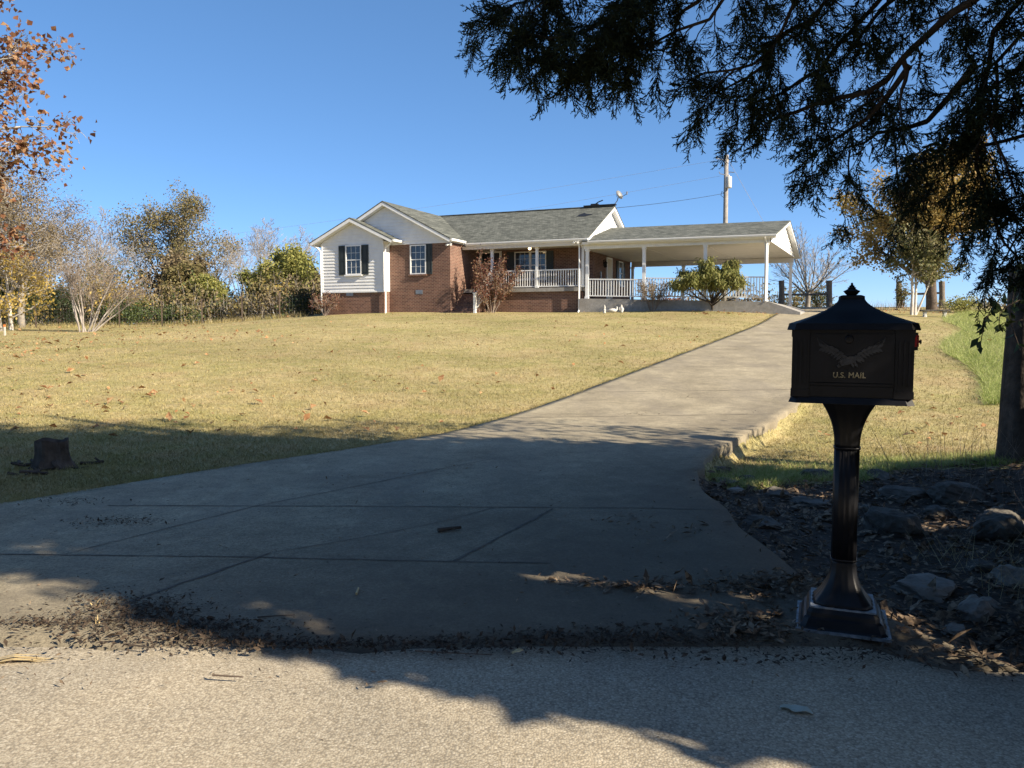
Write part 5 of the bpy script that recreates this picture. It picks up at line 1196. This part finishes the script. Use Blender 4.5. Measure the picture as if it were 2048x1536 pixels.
# grass tuft in the debris at left
def tuft(px, py, n, L, label, mat='straw'):
    c = hit_fast(px, py); m = MB()
    for i in range(n):
        a = rng.uniform(0, 6.28); d = A(math.cos(a)*.8, math.sin(a)*.8, rng.uniform(.3, 1.2)); p = c+A(rng.normal(0, .01), rng.normal(0, .01), .01); s = nrm(np.cross(d, A(0, 0, 1)))*.0025
        q = p+d*L*.5; e = p+d*L*A(1, 1, .7); m.add([p-s, p+s, q+s, e, q-s], [(0, 1, 2, 4), (4, 2, 3)])
    m.build('grass_tuft', MT[mat], label=label, cat='grass tuft')
tuft(195, 1263, 9, .07, 'small dry grass tuft in the debris at the road edge'); tuft(193, 1222, 12, .05, 'second tiny dry grass tuft just above in the debris heap')
# ------------------------------------------------------------------ grass
def blades(name, label, X, Y, hgt, wid, mat, lean=.5, zf=None):
    n = len(X); Z = g(X, Y) if zf is None else zf(X, Y); P = np.stack([X, Y, Z-.005], 1)
    a = rng.uniform(0, 6.28, n); s = np.stack([np.cos(a), np.sin(a), np.zeros(n)], 1)*(wid*rng.uniform(.6, 1.3, n))[:, None]*.5
    h = hgt*rng.uniform(.5, 1.35, n); tip = P+np.stack([rng.normal(0, lean, n)*h, rng.normal(0, lean, n)*h, h], 1)
    V = np.stack([P-s, P+s, tip], 1).reshape(-1, 3)
    return new_obj(name, raw_mesh(name, V, np.arange(3*n).reshape(-1, 3)), MT[mat], kind='stuff', label=label, cat='grass')
def sample(n, y0, y1, px0, px1, k=1.6):
    u = rng.random(n); Y = (y0**(1-k)+u*(y1**(1-k)-y0**(1-k)))**(1/(1-k)); px = rng.uniform(px0, px1, n); return (px-1024)/F*Y, Y
def off_drive(X, Y, pad=.02): return ((X > dr_right(Y)+pad) | (X < dl_left(Y)-pad))
X, Y = sample(330000, 4.5, 41, -60, 2110, 1.75); ok = off_drive(X, Y) & ((X < dr_right(Y)) | (Y > 7.3+.25*np.sin(X*2.1)))
X, Y = X[ok], Y[ok]
hx, vx = (X-HO[0])*UX[0]+(Y-HO[1])*UX[1], (X-HO[0])*VX[0]+(Y-HO[1])*VX[1]
ok = ~((vx > -.6) & (hx > -7.6) & (hx < 0.1)) & ~((vx > 0) & (hx > 0) & (hx < 6.5)) & ~((vx > 1.3) & (hx > 0))
X, Y = X[ok], Y[ok]
w_ = np.clip(.0035+.00055*Y, .004, .022)
blades('lawn_grass', 'short tan and green mown lawn grass', X, Y, .034+.00045*Y, w_, 'blade', .75)
# taller fringe along the left driveway edge and lower lawn edge
n = 20000; Y = 5*(38/5)**rng.random(n); X = dl_left(Y)-np.abs(rng.normal(0, .05, n))+.03+.03*np.sin(Y*5)*np.sin(Y*1.7); blades('edge_grass', 'longer grass fringe along the driveway edge', X, Y, .05, .004+.0004*Y, 'blade', .8)
n = 14000; X = rng.uniform(1.7, 5.6, n); Y = 7.35+.25*np.sin(X*2.1)+.15*np.sin(X*5.3)+np.abs(rng.normal(0, .45, n)); ok = X > dr_right(Y)+.05; blades('edge_grass', 'longer green grass along the top of the ditch', X[ok], Y[ok], .075, .006, 'tallgrass', .6)
# tall green grass strip on the right
n = 46000; u = rng.random(n); Y = 13*(42/13)**u; px = 1905+20*np.sin(Y*.5)+rng.random(n)*200-np.clip((Y-13)*.1, 0, 10)+np.clip(20-Y, 0, 7)*9; X = (px-1024)/F*Y
blades('tall_grass', 'strip of taller green grass along the right field edge', X, Y, .16+.001*Y, .010+.0003*Y, 'tallgrass', .8)
# weeds and dry stems at the bank
n = 150; X = rng.uniform(3.6, 5.6, n); Y = rng.uniform(5.5, 8.5, n); blades('dry_weeds', 'thin dry weed stems on the right bank', X, Y, .45, .006, 'twig', .35)
n = 700; X = rng.uniform(2.6, 4.6, n); Y = rng.uniform(3.4, 5.2, n); blades('dry_weeds', 'tufts of dry grass among the ditch rocks', X, Y, .16, .004, 'straw', .8)
n = 500; px = rng.uniform(1700, 2000, n); Y = rng.uniform(43, 46, n); blades('crest_weeds', 'sparse tall weeds along the crest at right', (px-1024)/F*Y, Y, .45, .02, 'twig', .3)
n = 2500; px = rng.uniform(0, 620, n); Y = rng.uniform(43.5, 46, n); blades('fence_weeds', 'uncut grass along the wire fence', (px-1024)/F*Y, Y, .30, .02, 'blade', .6)

# ------------------------------------------------------------------ camera, light, sky
cam = bpy.data.cameras.new('camera'); co = bpy.data.objects.new('camera', cam); COL.objects.link(co); S.camera = co
cam.sensor_width = 36; cam.lens = F/2048*36; cam.clip_start = .05; cam.clip_end = 3000
co.location = EYE; co.rotation_euler = (math.pi/2-PIT, 0, 0)
EL = math.radians(30.5); AZ = A(math.cos(math.radians(33)), -math.sin(math.radians(33)))
sd_ = Vector((math.cos(EL)*AZ[0], math.cos(EL)*AZ[1], math.sin(EL)))
L_ = bpy.data.lights.new('sun', 'SUN'); L_.energy = 5; L_.angle = math.radians(.53); L_.color = (1, .88, .70)
lo = bpy.data.objects.new('sun', L_); COL.objects.link(lo); lo.rotation_euler = (-sd_).to_track_quat('-Z', 'Y').to_euler(); lo.location = (30, -20, 30)
W = bpy.data.worlds.new('World'); S.world = W; W.use_nodes = True; nt = W.node_tree
for n in list(nt.nodes): nt.nodes.remove(n)
sky = nt.nodes.new('ShaderNodeTexSky'); sky.sky_type = 'NISHITA'; sky.sun_disc = False; sky.sun_elevation = EL; sky.sun_rotation = math.atan2(AZ[0], AZ[1])
sky.altitude = 200; sky.air_density = .4; sky.dust_density = .5; sky.ozone_density = 4
hs = nt.nodes.new('ShaderNodeHueSaturation'); hs.inputs['Saturation'].default_value = 1.3; hs.inputs['Value'].default_value = 1.25; ga = nt.nodes.new('ShaderNodeGamma'); ga.inputs[1].default_value = .65; bg = nt.nodes.new('ShaderNodeBackground'); bg.inputs[1].default_value = .14; ow = nt.nodes.new('ShaderNodeOutputWorld')
nt.links.new(sky.outputs[0], ga.inputs[0]); nt.links.new(ga.outputs[0], hs.inputs['Color']); nt.links.new(hs.outputs[0], bg.inputs[0]); nt.links.new(bg.outputs[0], ow.inputs[0])
S.view_settings.view_transform = 'Standard'; S.view_settings.look = 'None'; S.view_settings.exposure = 1.13; S.view_settings.gamma = 1
S.cycles.max_bounces = 5; S.cycles.diffuse_bounces = 3; S.cycles.transparent_max_bounces = 4
